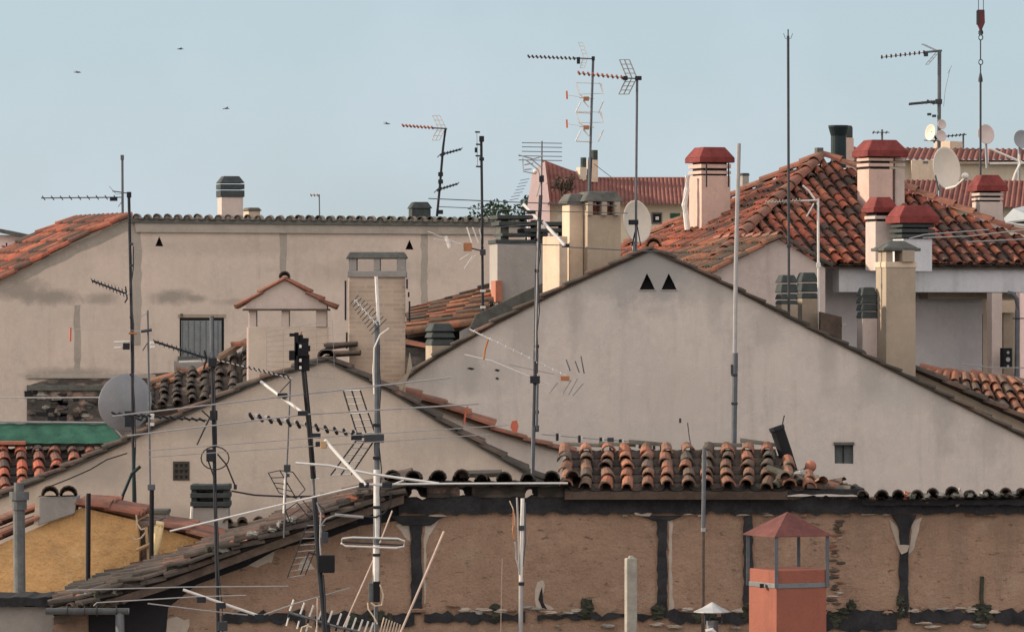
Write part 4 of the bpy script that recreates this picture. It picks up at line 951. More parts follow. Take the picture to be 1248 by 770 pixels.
def dish(c, rx, ry, Y, mat, parent=None, label=None, arm=None, lnb=None, yaw=None, face=-1, depth=.14, group='satellite dishes', pole=None, back=False):
    r = PX(ry, Y); ang = math.acos(min(1, rx / ry)) if yaw is None else yaw
    ax = V((math.sin(ang), -math.cos(ang) if face < 0 else math.cos(ang), .12))
    cc = P(c[0], c[1], Y)
    if parent is None: root = thing('satellite_dish', label, 'satellite dish', cc, group)
    else: root = parent
    prof = [(0.001, 0)] + [(r * t, depth * t * t * r / .6) for t in (.25, .5, .75, .92, 1)] + [(r * 1.02, depth * r / .6 + .004), (r, depth * r / .6 + .012)] + [(r * t, depth * t * t * r / .6 + .014) for t in (.92, .75, .5, .25, .001)]
    o = obj('reflector' if parent is None else 'dish', MB().lathe(cc, prof, ax, 28, False), mat, root, smooth=True)
    sub = root if parent is None else o
    if arm: obj('lnb_arm', MB().line(arm, Y, 2.4), 'white_paint', sub)
    if lnb: obj('lnb', MB().lathe(P(lnb[0], lnb[1], lnb[2] if len(lnb) > 2 else Y), [(PX(2, Y), 0), (PX(4, Y), PX(2, Y)), (PX(4, Y), PX(6, Y)), (PX(2, Y), PX(8, Y))], V((-.5, .3, .2)), 10), 'white_paint', sub)
    if pole: obj('pole', MB().line(pole, Y + .06, 3.4), 'dish_grey', sub)
    return root
dish((155, 491), 30, 35, 68.25, 'dish_grey', a.r, face=1, depth=.1, yaw=-.5)

a.coax([(161, 300), (162, 420), (165, 545), (166, 620)], 1.4, 2)
# --- slim mast with loop aerial, dark sleeve below
a = Ant('slim grey mast on a thick dark sleeve beside the cream rag', (184, 690), 63.2)
a.mast([(180, 378), (181, 440), (183, 596)], 2.4, 'mast_grey')
a.line('sleeve', [(185, 592), (184.5, 690)], 5.6, 'black', n=8); a.block('sleeve_cap', 180, 189, 590, 597, 'mast_grey', .07)
a.line('boom', [(86, 401), (130, 402), (180, 403)], .7, 'pale_wire')
a.line('director', [(86, 399), (85.5, 416)], 2.6, 'red_plastic'); a.line('dipole_box', [(157, 406), (167, 406)], 3.2, 'orange_plastic')
a.line('clamp', [(172, 404), (185, 402)], 4, 'steel'); a.line('director', [(172, 386), (181, 380)], 1.3, 'rod_grey')
a.line('brace', [(181, 416), (174, 427)], 1.3, 'dark_metal')
for y in (418, 423): a.block('white_tip', 183, 189, y - 2, y + 1.5, 'white_paint', .05)

# --- small far mast with long yagi on the slope of the long wall
a = Ant('small far mast with a long level yagi above the red tile slope', (149, 256), 111)
a.mast([(149, 190), (149.5, 262)], 3, 'mast_grey'); a.block('mast_cap', 147, 151, 189, 195, 'mast_grey', .08)
a.yagi((50, 241.5), (148, 240.5), 9, (0.5, 2, .22), 1.6, 1.3, 'mast_grey', 'dark_metal')
a.block('dipole_box', 134, 143, 240, 245, 'dark_metal', .1); a.line('reflector_bar', [(133, 227), (142, 237), (150, 236)], .8, 'rod_grey'); a.line('reflector_bar', [(137, 233), (158, 236)], 1.4, 'dark_metal'); a.line('reflector_bar', [(144, 252), (150, 244)], 1.2, 'rod_grey')
a = Ant('tiny pale aerial poking above the middle of the tile coping', (388, 262), 114)
a.mast([(389, 237), (389.5, 266)], 1.5, 'mast_grey'); a.yagi((378, 238), (390, 238), 3, (.3, 1.2, .1), 1, 1.2, 'orange_plastic', 'red_plastic')

# --- dark mast 258
a = Ant('black mast by the lattice window with a drooping log antenna and coiled cable', (265, 800), 56)
a.mast([(258.5, 386), (259, 440), (262, 600), (265, 720), (267, 850)], 4.6, 'dark_metal')
a.line('mast_sheath', [(258, 385), (258.5, 436)], 5, 'mast_grey', -.005, n=8)
a.block('clamp', 254, 264, 436, 447, 'dark_metal', .09); a.block('clamp', 256, 265, 500, 512, 'dark_metal', .09)
a.logper((188, 416), (250, 436), 12, 2.5, 5.5, 3.2, 'dark_metal', .14, -.6)
a.line('cross_rod', [(218, 441), (250, 440)], 2.6, 'white_paint'); a.line('brace', [(249, 427), (252, 437), (248, 450)], 2.4, 'dark_metal')
a.yagi((137, 504), (252, 512), 13, (2.2, 1.8, .12), 2, 2.8, 'steel', 'dark_metal')
a.line('strut', [(256, 508), (240, 542)], 2, 'dark_metal'); a.line('strut', [(246, 500), (258, 511)], 2, 'dark_metal')
a.block('white_tip', 183, 188, 504, 511, 'white_paint', .06); a.block('white_tip', 183, 188, 515, 519, 'white_paint', .06)
a.line('cable_coil', [(262 + 17 * math.cos(t * .35 - 1.4), 558 + 14 * math.sin(t * .35 - 1.4)) for t in range(19)], 1.7, 'cable', -.05)
a.line('cable_coil', [(252, 548), (254, 562), (262, 585)], 2, 'cable', -.06); a.line('cable', [(265, 553), (276, 566), (287, 593)], 2.2, 'cable', -.05)
a.block('junction_box', 252, 262, 547, 562, 'dark_metal', .1, -.05); a.block('cable_end', 285, 289, 590, 596, 'cable', .03, -.05)
a.block('mast_collar', 266, 277, 757, 768, 'steel', .15)
# second VHF aerial low on this mast
bo = a.line('vhf_boom', [(223, 718, 55.7), (266, 733, 55.7), (316, 750, 55.7)], 3.6, 'white_paint')
for p in ([(80, 719), (223, 715), (352, 714)], [(114, 738), (118, 734), (235, 727), (300, 725)], [(180, 735), (245, 743), (302, 749)], [(318, 750), (360, 735), (427, 716)]): a.line('element', p, 1.7, 'rod_grey', -.3, bo)
for x, y in ((248, 729), (272, 736), (318, 750)): a.block('element_clamp', x - 6, x + 5, y - 4, y + 3, 'dark_metal', .08, -.3, bo)

a.coax([(261, 450), (264, 545)], 1.6, 3); a.coax([(264, 600), (269, 720), (271, 790)], 1.6, 4)
# --- small grey mast 353
a = Ant('thin mast below the tiled mini-gable chimney with ladder reflectors at its foot', (346, 648), 58.8)
a.mast([(354, 462), (351, 540), (348, 600), (346, 655)], 2, 'mast_grey'); a.line('lower_sleeve', [(348, 575), (346, 625)], 3, 'alu')
a.yagi((262, 438), (356, 461), 16, (.8, 2, .14), 1.6, 1.8, 'white_paint', 'dark_metal')
a.line('brace', [(353, 465), (341, 478)], 1.4, 'dark_metal'); a.block('clamp', 346, 354, 566, 575, 'steel', .06); a.block('clamp', 349, 353, 577, 581, 'steel', .05)
a.grid((327, 576), (341, 573), (361, 607), (340, 600), 5, 1.3, 'dark_metal'); a.grid((341, 573), (357, 575), (372, 596), (361, 607), 2, 1.3, 'dark_metal')
a.grid((348, 622), (362, 612), (378, 632), (357, 645), 4, 1.3, 'dark_metal'); a.grid((366, 606), (378, 604), (396, 622), (388, 632), 2, 1.3, 'dark_metal')
a.grid((374, 640), (396, 640), (372, 700), (350, 704), 9, 1.2, 'dark_metal', rmat='rod_grey'); a.line('strut', [(376, 674), (366, 700)], 1.8, 'dark_metal')

# --- leaning black mast with amplifier boxes and the big VHF aerial
a = Ant('leaning black mast topped with amplifier boxes and a broad white rod antenna', (383, 585), 55.5)
a.mast([(366, 408), (372, 470), (377, 520), (382, 583)], 6.5, 'black')
a.line('mast', [(383, 604), (389, 690), (394, 740), (398, 800)], 6.5, 'dark_metal', n=8)
a.line('mast_collar', [(378, 584), (389, 583)], 2.5, 'white_paint')
a.line('mast_joint', [(382, 582), (383, 606)], 3, 'mast_grey')
for x0, x1, y0, y1 in ((352.5, 362, 427, 439), (353, 361, 406, 410), (364, 376, 412, 417), (360, 376, 417, 434), (368, 378, 421, 428), (359, 364, 405, 450), (364, 377, 432, 452)): a.block('amplifier_box', x0, x1, y0, y1, 'black', .1, .02 if x0 > 360 else -.03)
a.line('orange_stub', [(367, 404), (367, 411)], 2, 'orange_plastic')
for y in (420, 437, 446): a.block('white_tag', 365, 368, y, y + 4, 'white_paint', .02, -.08)
bx = a.block('control_box', 388, 408, 676, 697, 'black', .16, -.05); a.line('box_bracket', [(376, 673), (392, 677)], 2, 'dark_metal')
a.block('small_box', 392, 400, 648, 661, 'steel', .08, -.05)
a.line('cable', [(386, 612), (391, 625), (390, 660), (391, 676)], 2, 'rod_grey', -.06); a.line('cable', [(391, 655), (391, 640), (397, 632), (407, 628), (420, 627)], 2, 'rod_grey', -.06)
# faint wire reflector in front of the cream chimney
a.grid((325, 405), (405, 390), (408, 462), (325, 452), 9, .55, 'rod_grey', 4, .5, 'wire_reflector')
# VHF aerial: boom with long rods
bo = a.line('vhf_boom', [(318, 465, 55.9), (345, 485, 55.6), (372, 505, 55.35)], 3.6, 'white_paint'); a.line('vhf_boom', [(396, 536, 55.1), (420, 563, 54.9), (446, 591, 54.7)], 4.0, 'white_paint')
for nm, p, w, dyy in (('long_element', [(137, 507), (345, 483), (549, 460)], 2.1, 0), ('long_element', [(155, 531), (370, 505), (584, 492)], 2.1, -.2), ('long_element', [(180, 549), (388, 533), (620, 518)], 1.2, -.35), ('long_element', [(180, 557), (388, 543), (600, 529)], 1.2, -.3), ('long_element', [(207, 647), (320, 620), (447, 590)], 2.4, -.7), ('long_element', [(447, 590), (560, 589), (692, 588.5)], 2.6, -.7), ('folded_dipole', [(360, 564), (400, 567), (450, 577), (535, 589)], 3.6, -.6), ('long_element', [(447, 590), (474, 592), (492, 585)], 2.4, -.7)):
    a.line(nm, p, w, 'alu' if w > 2.3 else 'rod_grey', dyy, bo)
for x, y, dyy in ((344, 482, .05), (370, 503, -.2), (386, 530, -.3), (392, 540, -.35), (446, 588, -.75), (474, 588, -.75)): a.block('element_clamp', x - 6, x + 6, y - 3, y + 3, 'dark_metal', .1, dyy, bo)
a.block('balun_box', 392, 400, 536, 545, 'timber_pale', .08, -.4, bo)

a.coax([(371, 452), (376, 510), (384, 575)], 1.6, 5); a.coax([(393, 700), (399, 780)], 1.8, 6)
# --- grey mast 459
a = Ant('stout grey mast before the brick chimney, with a white top tube and V reflector', (459, 770), 57)
a.mast([(459, 392), (459.5, 500), (459, 600), (458, 690), (457, 712)], 7.2, 'mast_grey', )
a.line('white_top', [(458.5, 337), (461.5, 396)], 4, 'white_paint'); a.line('lower_tube', [(458.6, 664), (458, 708)], 8, 'alu', n=10); a.line('lower_tube', [(459, 572), (459, 655)], 7.6, 'alu', n=10)
for y in (516, 556, 616, 674): a.block('band', 454.5, 463.5, y, y + 3.5, 'dark_metal', .1)
a.logper((432, 365), (462, 398), 10, 5, 9, 2.6, 'dark_metal', .16, .9)
a.yagi((432, 365), (460, 396), 6, (1.4, -.4, .05), 1.5, 2, 'white_paint', 'white_paint', dy=-.08)
a.line('cable_tail', [(474, 400), (463, 408), (456, 424), (455, 450), (456, 480)], 2.2, 'white_paint', -.06)
a.yagi((303, 507), (440, 530), 12, (1, 3.6, .16), 1.8, 4.4, 'rod_grey', 'dark_metal', name='yagi_boom')
for i in range(11): 
    x = 308 + i * 12; y = 507.5 + i * 2; a.block('white_spacer', x + 3, x + 6.5, y - 3.5, y + 1.5, 'white_paint', .05, -.1)
a.block('dipole_box', 428, 441, 527, 536, 'dark_metal', .1); a.block('clamp', 444, 468, 529, 539, 'steel', .12)
a.line('boom_stub', [(436, 531), (462, 534)], 3.6, 'mast_grey')
a.grid((418.5, 476), (439, 475.5), (447, 500), (426, 501), 4, 2, 'dark_metal', 2, .1, rmat='white_paint'); a.grid((427.5, 504), (448.5, 503), (457, 527), (435, 528), 4, 2, 'dark_metal', 2, .1, rmat='white_paint')
a.grid((434, 537), (455, 538), (428, 578), (403, 579), 6, 2, 'dark_metal', 2, .1, rmat='white_paint')
lp = [(-42, -5), (-30, -6.5), (26, -5), (34, -2), (33, 4.5), (24, 6.5), (-38, 4), (-43, 1), (-42, -5)]
a.line('folded_dipole', [(459 + x, 661 + y) for x, y in lp], 2.6, 'alu', -.06); a.line('dipole_back', [(417, 660), (492, 664)], 2.4, 'steel', .1); a.line('dipole_back', [(430, 656), (488, 658)], 1.8, 'mast_grey', .1)
a.block('balun', 449.5, 459, 710, 733, 'window_grey', .12, .02); a.block('balun', 455, 463, 708, 733, 'black', .12)
a.line('cable_loop', [(463, 712), (467, 725), (465, 737), (457, 738), (452, 734)], 2.4, 'plaster_cream', -.07); a.line('cable_loop', [(448, 734), (449, 742), (456, 752), (460, 760)], 2, 'plaster_cream', -.07)
a.line('lower_mast', [(458, 735), (459, 800)], 5, 'mast_grey')
a.line('cable', [(476, 600), (476, 615), (468, 625), (458, 630), (445, 629)], 2.6, 'cable', -.05)

a.coax([(463, 420), (464, 528)], 1.6, 7); a.coax([(463, 545), (464, 600), (463, 655)], 1.6, 8)
# --- yagi at the bottom edge
a = Ant('white-toothed yagi lying low along the base of the mud wall', (400, 790), 57.6)
a.mast([(400, 760), (402, 840)], 5, 'dark_metal')
bo = a.line('yagi_boom', [(352, 746), (380, 754), (405, 762), (432, 768), (470, 780)], 3.6, 'zinc')
for i, x in enumerate((356, 369, 380, 391, 403, 414, 424, 432, 440, 447, 453)):
    yb = 746 + (x - 352) * .29; a.line('element', [(x + 2, yb - 17), (x - 3, yb - 3)], 2.6, 'white_paint', -.05, bo); a.line('element', [(x - 4, yb + 4), (x - 7, yb + 15)], 2.4, 'white_paint', .05, bo)
    a.line('element_foot', [(x - 3, yb - 3), (x - 5, yb + 5)], 3, 'dark_metal', 0, bo)
for i in range(7): a.line('reflector_tooth', [(468 + i * 3.3, 752 + i * 1.4), (461 + i * 3.3, 778 + i * 1.4)], 2, 'plaster_cream', -.1)
a.line('cable_loop', [(366, 772), (368, 764), (374, 762), (380, 764)], 2.2, 'plaster_cream', -.1)
a.line('guy_rod', [(387, 727), (386, 775)], 1.6, 'bamboo', -.1)

# --- mast 652
a = Ant('tall speckled mast rising from the dark tile edge to a five rung array', (650, 582), 61.6)
a.mast([(659, 238), (654, 330), (652, 462), (649, 582)], 4.6, 'steel'); a.line('sleeve', [(656, 270), (652.5, 440)], 2.0, 'rod_grey', -.03)
a.line('second_tube', [(655, 462), (654, 524)], 3.4, 'mast_grey', -.03); a.line('mast_foot', [(650, 520), (649, 584)], 4.6, 'mast_grey', -.05)
a.block('clamp', 646, 658, 458, 467, 'dark_metal', .12); a.block('clamp', 650.5, 657, 518, 526, 'steel', .08)
for y in (290, 328, 420, 500): a.block('band', 651.5, 657, y, y + 4, 'dark_metal', .07)
for i, y in enumerate((174.5, 179.5, 185, 190.5, 195.5)): a.line('array_rung', [(636 if i < 3 else 632, y - .4), (685, y + .4)], 1.1, 'mast_grey', .1)
a.line('array_post', [(660.5, 172), (660, 240)], 1.8, 'mast_grey')
for p in ([(632, 189), (650, 194), (662, 190)], [(637, 193), (638, 209), (653, 212)], [(641, 195), (656, 207), (658, 215)], [(646, 193), (660, 204)], [(639, 201), (650, 199)], [(639, 207), (648, 206)]): a.line('loop_rod', p, 1.7, 'rod_grey', -.05)
obj('white_hub', MB().blob(P(652.5, 209, 61.5), .028, .028, .03, 3, 8, .05), 'dish_cream', a.r); a.block('clamp', 657, 663, 214, 222, 'dark_metal', .1)
for y, x0 in ((218, 645), (222, 643), (226, 641), (230, 639), (234, 637), (238, 634), (242, 632)): a.line('lower_rung', [(x0, y), (x0 - 11, y + 2)], .8, 'mast_grey', .1)
a.line('strut', [(659, 222), (654, 240)], 1.4, 'rod_grey')
a.yagi((575, 402), (690, 458), 12, (.5, -1, .12), .9, 1.2, 'alu', 'alu'); a.line('boom_brace', [(566, 432), (600, 440), (646, 459)], 1.9, 'white_paint'); a.line('boom_brace', [(646, 459), (668, 468)], 1.4, 'white_paint')
a.line('boom_brace', [(572, 401), (600, 415)], 2.2, 'white_paint', -.05); a.line('boom_brace', [(620, 444), (676, 456)], 1.2, 'rod_grey')
a.line('director', [(595, 413), (591, 426), (589.5, 438)], 3, 'orange_plastic'); a.block('dipole_box', 683, 694, 458, 464, 'orange_plastic', .06)
for x, y0, dx, y1 in ((690, 438, 5, 452), (701, 440, 5, 454), (708, 434, 4, 455)): a.line('reflector_bar', [(x, y0), (x + dx, y1)], 1.8, 'mast_grey')
for x, y0, dx, y1 in ((680, 466, -11, 479), (696, 463, -11, 481), (704, 461, -11, 481), (711, 467, -13, 482)): a.line('reflector_bar', [(x, y0), (x + dx, y1)], 1.8, 'rod_grey')
a.coax([(660, 240), (657, 330), (655, 455)], 1.3, 9)
# its upper VHF aerial
bo = a.line('vhf_boom', [(638, 249, 61.9), (656, 267, 61.7)], 4, 'white_paint'); a.line('vhf_boom', [(662, 271, 61.6), (688, 299, 61.3)], 4, 'white_paint')
for p, w in (([(522, 242), (640, 247), (752, 251)], 1.4), ([(535, 252), (650, 257), (765, 260)], 1.1), ([(600, 297), (688, 299)], 1.2), ([(690, 301), (740, 304), (834, 308)], 1.4), ([(606, 277), (665, 272)], 1.2)): a.line('long_element', p, w, 'mast_grey', 0, bo)
a.block('element_clamp', 685, 694, 297, 301.5, 'dark_metal', .08, 0, bo); a.block('element_clamp', 642, 653, 257, 261, 'dark_metal', .08, 0, bo); a.block('element_clamp', 659, 667, 274, 279, 'white_paint', .08, 0, bo)

# --- mast 587 and its small yagi
a = Ant('thin dark mast with clamps and stub dipoles, standing on the orange tiled roof', (588, 400), 85.2)
a.mast([(586.5, 168), (587.5, 250), (588.5, 402)], 3.2, 'dark_metal')
for y, x0, x1 in ((161, 579, 585), (176, 580, 586), (190, 579.5, 587), (203, 580, 587)): a.line('stub_dipole', [(x0, y), (x1, y + .3)], 2.2, 'dark_metal')
a.line('dipole_post', [(581, 160), (582, 204)], .9, 'rod_grey'); a.block('dipole_box', 578.5, 582, 180, 186, 'dark_metal', .06); a.block('clamp', 584, 590, 166, 173, 'dark_metal', .08); a.block('clamp', 584, 590, 192, 196, 'dark_metal', .08); a.block('clamp', 585, 592, 304, 311, 'steel', .08)
for y in (353, 373): a.block('white_band', 585.5, 592, y, y + 3, 'white_paint', .07)
a.yagi((521, 282), (566, 300), 2, (0, .6, .1), 1.1, 1, 'alu', 'alu'); a.line('boom_rod', [(528, 291), (562, 297)], 1.1, 'alu'); a.line('white_dipole', [(543, 288), (546, 296), (548, 302)], 5, 'white_paint'); a.block('orange_box', 565, 575, 296, 306, 'orange_plastic', .1)
for x, y0, dx, y1 in ((569, 277, 6, 296), (576, 277, 7, 296), (584, 279, 5, 300)): a.line('reflector_bar', [(x, y0), (x + dx, y1)], 1.8, 'white_paint')
for x, y0, dx, y1 in ((572, 309, -12, 317), (576, 312, -10, 327), (581, 309, -8, 320)): a.line('reflector_bar', [(x, y0), (x + dx, y1)], 1.2, 'white_paint')
a.line('stay', [(572, 302), (588, 306)], 2, 'steel')

# --- leaning mast on the coping
a = Ant('leaning dark mast on the tile coping with red-banded yagi and two log antennas', (533, 262), 110.8)
a.mast([(543, 157), (540, 180), (536, 228), (532.5, 264)], 3, 'dark_metal')
a.yagi((490, 153), (530, 156), 9, (.8, .8, .12), 1.3, 2.6, 'alu', 'red_plastic')
a.line('boom_stub', [(526, 156), (545, 157)], 2, 'mast_grey'); a.fan((534, 156), ((-7, -15), (-8, 15)), 3, 4.5, 1.3, 'alu', .14, 0, 3)
a.logper((562, 182), (536, 189), 8, 1.8, 3.2, 2.2, 'dark_metal', .2, .8); a.logper((558, 224), (532, 232), 8, 1.8, 3.2, 2.2, 'dark_metal', .2, .8)
for y in (210, 219, 256): a.block('clamp', 534, 540, y, y + 5, 'dark_metal', .1)

# --- bow-tie mast
a = Ant('tall mast with long yagi and bow-tie panel above the domed chimney cap', (718, 240), 86)
a.mast([(723, 71), (721, 130), (719, 200), (717.5, 250)], 3, 'mast_grey'); a.line('thick_foot', [(719.5, 192), (717.5, 236)], 5, 'dark_metal', .03); a.block('mast_cap', 721, 725, 69, 74, 'dark_metal', .06)
a.yagi((643, 69), (703, 71.5), 12, (.9, .6, .18), 1.4, 2.4, 'alu', 'steel'); a.line('boom_stub', [(700, 71), (724, 72)], 1.8, 'mast_grey'); a.block('dipole_box', 703, 707, 70, 78, 'dark_metal', .1)
a.fan((711, 70), ((-6, -18), (-4, 13)), 2, 5, 1, 'alu', .15, 0, 4)
for y0 in (101, 136):
    pn = a.grid((702, y0), (733, y0 + 1), (735, y0 + 13), (706, y0 + 14), 2, .9, 'alu', 1, 0, 'bow_tie_panel')
    for p in ([(702, y0), (706, y0 + 13), (713, y0 + 20)], [(731, y0), (735.5, y0 + 14)], [(708, y0 + 23), (701.5, y0 + 36)], [(735.5, y0 + 22), (729, y0 + 37)], [(706, y0 + 18), (724, y0 + 19)], [(711, y0 + 22), (718, y0 + 30)], [(702, y0 + 36), (722, y0 + 37)]): a.line('bow_tie_rod', p, 1.8, 'alu', 0, pn)
    a.block('dipole_box', 711, 718, y0 + 17, y0 + 22, 'orange_plastic', .08, 0, pn); a.line('director', [(690.5, y0 + 10), (691, y0 + 20)], 2.4, 'red_plastic', 0, pn); a.line('director_boom', [(690.7, y0 + 15), (720, y0 + 19)], .7, 'alu', 0, pn)
a = Ant('tall mast with zigzag reflector yagi behind the big gable peak', (775, 300), 83.6)
a.mast([(776.5, 95), (775.5, 200), (775, 318)], 3, 'mast_grey'); a.block('mast_cap', 774, 782, 93, 98, 'dark_metal', .08)
a.yagi((704, 89), (762, 95), 10, (1, 1, .16), 1.3, 2.8, 'alu', 'red_plastic'); a.line('boom_stub', [(758, 95.5), (780, 96)], 1.8, 'mast_grey'); a.block('dipole_box', 759.5, 765, 93, 98, 'dark_metal', .1)
a.fan((764, 95), ((-9, -22), (-10, 20)), 3, 6, 1.7, 'rod_grey', .16, 0, 4)
a.block('clamp', 766, 778, 268, 274, 'dark_metal', .1); a.line('stay', [(770, 300), (776, 275)], 2, 'dark_metal'); a.line('stay', [(781, 300), (776, 272)], 1.6, 'steel'); a.line('guy', [(724, 200), (745, 216)], .8, 'dark_metal', 2.4)
dish((772, 271), 17, 26, 84.4, 'dish_cream', None, 'cream dish half hidden behind the domed chimney and a dark mast', yaw=.85, pole=[(772, 275), (772, 315)])
# rods
a = Ant('very tall thin lightning rod standing on the slope of the big gable', (961, 372), 81.6, 'lightning rod', 'lightning_rod', None)
a.mast([(960.5, 36), (960.5, 44)], 1.6, 'steel'); a.line('mast', [(960.5, 44), (961, 200), (961.5, 385)], 3.2, 'steel', n=8); a.line('prong', [(955, 41), (957, 47), (960.5, 48)], .7, 'steel'); a.line('prong', [(966, 41), (964, 47), (960.5, 48)], .7, 'steel')
a.block('clamp', 959, 964, 298, 302, 'steel', .06)
a = Ant('pale grey pole with a thicker blue-grey foot rising from the orange tiles', (895, 540), 61.7, 'pole', 'metal_pole', None)
a.mast([(900.5, 175), (897, 320), (895.5, 434)], 5, 'rod_grey'); a.line('foot', [(896, 430), (894, 560)], 7, 'mast_grey', n=10)
a.block('clamp', 890.5, 893, 444, 456, 'steel', .05)
for y in (455, 490): a.block('band', 891, 899, y, y + 3, 'steel', .09)

# --- right group
a = Ant('mast with long yagi, small dishes and log antenna beside the cream far block', (1144, 250), 98.5)
a.mast([(1145, 61), (1144.5, 150), (1143.5, 262)], 4.6, 'mast_grey'); a.yagi((1073, 70), (1130, 63.5), 10, (.9, .9, .18), 2, 2.2, 'alu', 'steel'); a.line('boom_stub', [(1126, 64), (1148, 62)], 3, 'mast_grey'); a.block('dipole_box', 1126, 1131, 64, 69, 'steel', .1)
a.fan((1142, 63), ((-19, -9), (-14, 16)), 2, 3, .9, 'rod_grey', .2, 0, 4)
a.logper((1108, 127), (1140, 124), 7, 1.2, 3, 3.6, 'steel', .2, .5); a.line('brace', [(1130, 122), (1138, 127), (1144, 123)], 2.2, 'mast_grey'); a.block('clamp', 1140, 1148, 121, 127, 'steel', .1)
for y in (138, 140): a.block('white_tip', 1130 + (y - 138) * 3, 1135 + (y - 138) * 3, y, y + 3, 'steel', .05)
for p in ([(1160, 80), (1155, 90)], [(1158, 84), (1152, 110), (1150, 130)]): a.line('feeder', p, .6, 'rod_grey')
for x, y, r in ((1147, 152, 6), (1146, 166, 7)): dish((x, y), r * .8, r, 98.3, 'dish_pink', a.r, yaw=.5)
dish((1136, 162), 5, 10, 98.3, 'dish_cream', a.r, yaw=-1.0); a.line('bracket', [(1136, 160), (1141, 170), (1138, 174)], 3, 'dark_metal', -.2); a.line('bracket', [(1126, 171), (1144, 172)], 1.6, 'rod_grey', -.1)
d = dish((1149, 206), 17.5, 26, 97.4, 'dish_cream', None, 'biggest cream dish with an angled arm, beside the mast with small dishes', yaw=.8, arm=[(1153, 230, 97.0), (1165, 227, 96.6), (1176, 217, 96.2)], lnb=(1180, 216, 96.2), pole=[(1145, 215), (1145, 262)])
obj('arm_stay', MB().line([(1140, 214, 97.0), (1144, 232, 97.1)], 97, 2.4), 'mast_grey', d)
dish((1200, 164), 10, 12, 150, 'dish_pink', None, 'round pinkish dish directly behind the crane hook line', yaw=.5, pole=[(1201, 168), (1203, 205)])
d = dish((1244, 170), 9.5, 11, 149, 'dish_grey', None, 'mauve grey dish at the edge on a bent white pole', yaw=.4, pole=[(1242, 174), (1242, 222)])
obj('bent_strut', MB().line([(1242, 188, 148.8), (1243, 200, 148.8), (1237, 212, 148.8), (1231, 232, 148.8)], 149, 3), 'white_paint', d)
a = Ant('small aerial bar standing just over the tall red chimney cap', (1075, 182), 99)
a.mast([(1075, 158), (1075, 195)], 2.6, 'mast_grey'); a.yagi((1063, 161.5), (1084, 161.5), 4, (0, .8, .12), 1.5, 1.8, 'rod_grey', 'mast_grey')
a = Ant('short level yagi on the cream block chimney beyond the mast', (1174, 180), 159)
a.mast([(1174, 163), (1174, 181)], 2.2, 'mast_grey'); a.yagi((1150, 166.5), (1178, 164), 6, (.3, .9, .2), 1.5, 1.8, 'mast_grey', 'steel')
a = Ant('pale aerial with arrow-shaped yagi in front of the pyramid roof', (998, 388), 82.2)
a.mast([(997, 242), (997.5, 330), (998, 395)], 3, 'alu'); a.yagi((933, 247), (978, 244.5), 11, (1.2, 1.6, .15), 1.1, 1.4, 'alu', 'alu'); a.line('boom_stub', [(975, 245), (998, 244)], 2.4, 'alu')
a.line('reflector_bar', [(978, 226), (986, 233), (993, 243)], 2.6, 'alu'); a.line('reflector_bar', [(992, 248), (987, 257), (983, 264)], 2, 'alu'); a.block('foot_clamp', 995, 1000, 320, 326, 'alu', .05)

# --- masts on the adobe wall
a = Ant('whitewashed twin tubes with frayed orange cable in front of the mud wall', (634, 800), 59.0, 'pole', 'metal_pole', None)
a.mast([(637, 607), (636, 660), (634.5, 712)], 4.6, 'white_paint'); a.line('lower_tube', [(635, 708), (634, 850)], 5.6, 'rod_grey', n=10); a.line('second_tube', [(630, 606), (632, 650), (633, 700)], 2.2, 'rod_grey', -.02); a.line('third_tube', [(640, 612), (640.5, 660), (637, 690)], 1.8, 'mast_grey')
a.line('frayed_cable', [(621, 610), (625, 619), (627, 628), (627, 640)], 1.4, 'plaster_cream', -.05); a.line('orange_cable', [(626, 622), (626, 640), (625, 648), (627, 656)], 2, 'orange_plastic', -.05); a.line('cable', [(628, 660), (629, 680), (633, 695)], 2.2, 'rod_grey', -.05)
a.block('clamp', 632, 639, 640, 646, 'steel', .07); a.block('clamp', 632, 639, 709, 713, 'dark_metal', .07)
a = Ant('rusty thin mast before the mud wall between two timber posts', (857, 760), 58.8, 'pole', 'metal_pole', None)
a.mast([(858, 545), (857, 640), (856.5, 850)], 4, 'verge_wood'); a.line('upper_tube', [(858.5, 545), (857, 648)], 5, 'mast_grey', -.005, n=8); a.block('joint', 854.5, 860, 643, 648, 'rod_grey', .06)
a.line('leaning_rod', [(838, 515), (840, 532), (842, 543)], 1.4, 'steel', 2.6); a.block('rod_tip', 836.5, 839.5, 515, 521, 'steel', .03, 2.6)
o = obj('hanging_wire', MB().line([(612, 680), (611, 720), (610, 790)], 59.4, .9), 'bamboo'); tag(o, 'thin straw coloured wire hanging down the mud wall beside the twin tubes', 'wire')
for i, (p, lb, w) in enumerate((([(478, 622), (455, 682), (418, 765)], 'thin pinkish cane leaning across the stout grey mast', 2.2), ([(541, 647), (515, 708), (484, 780)], 'straight pale cane leaning beside the dark timber post', 3.2))):
    tag(obj('cane', MB().line(p, 58.4, w, 6), 'bamboo'), lb, 'cane', 'canes leaning at the mud wall')

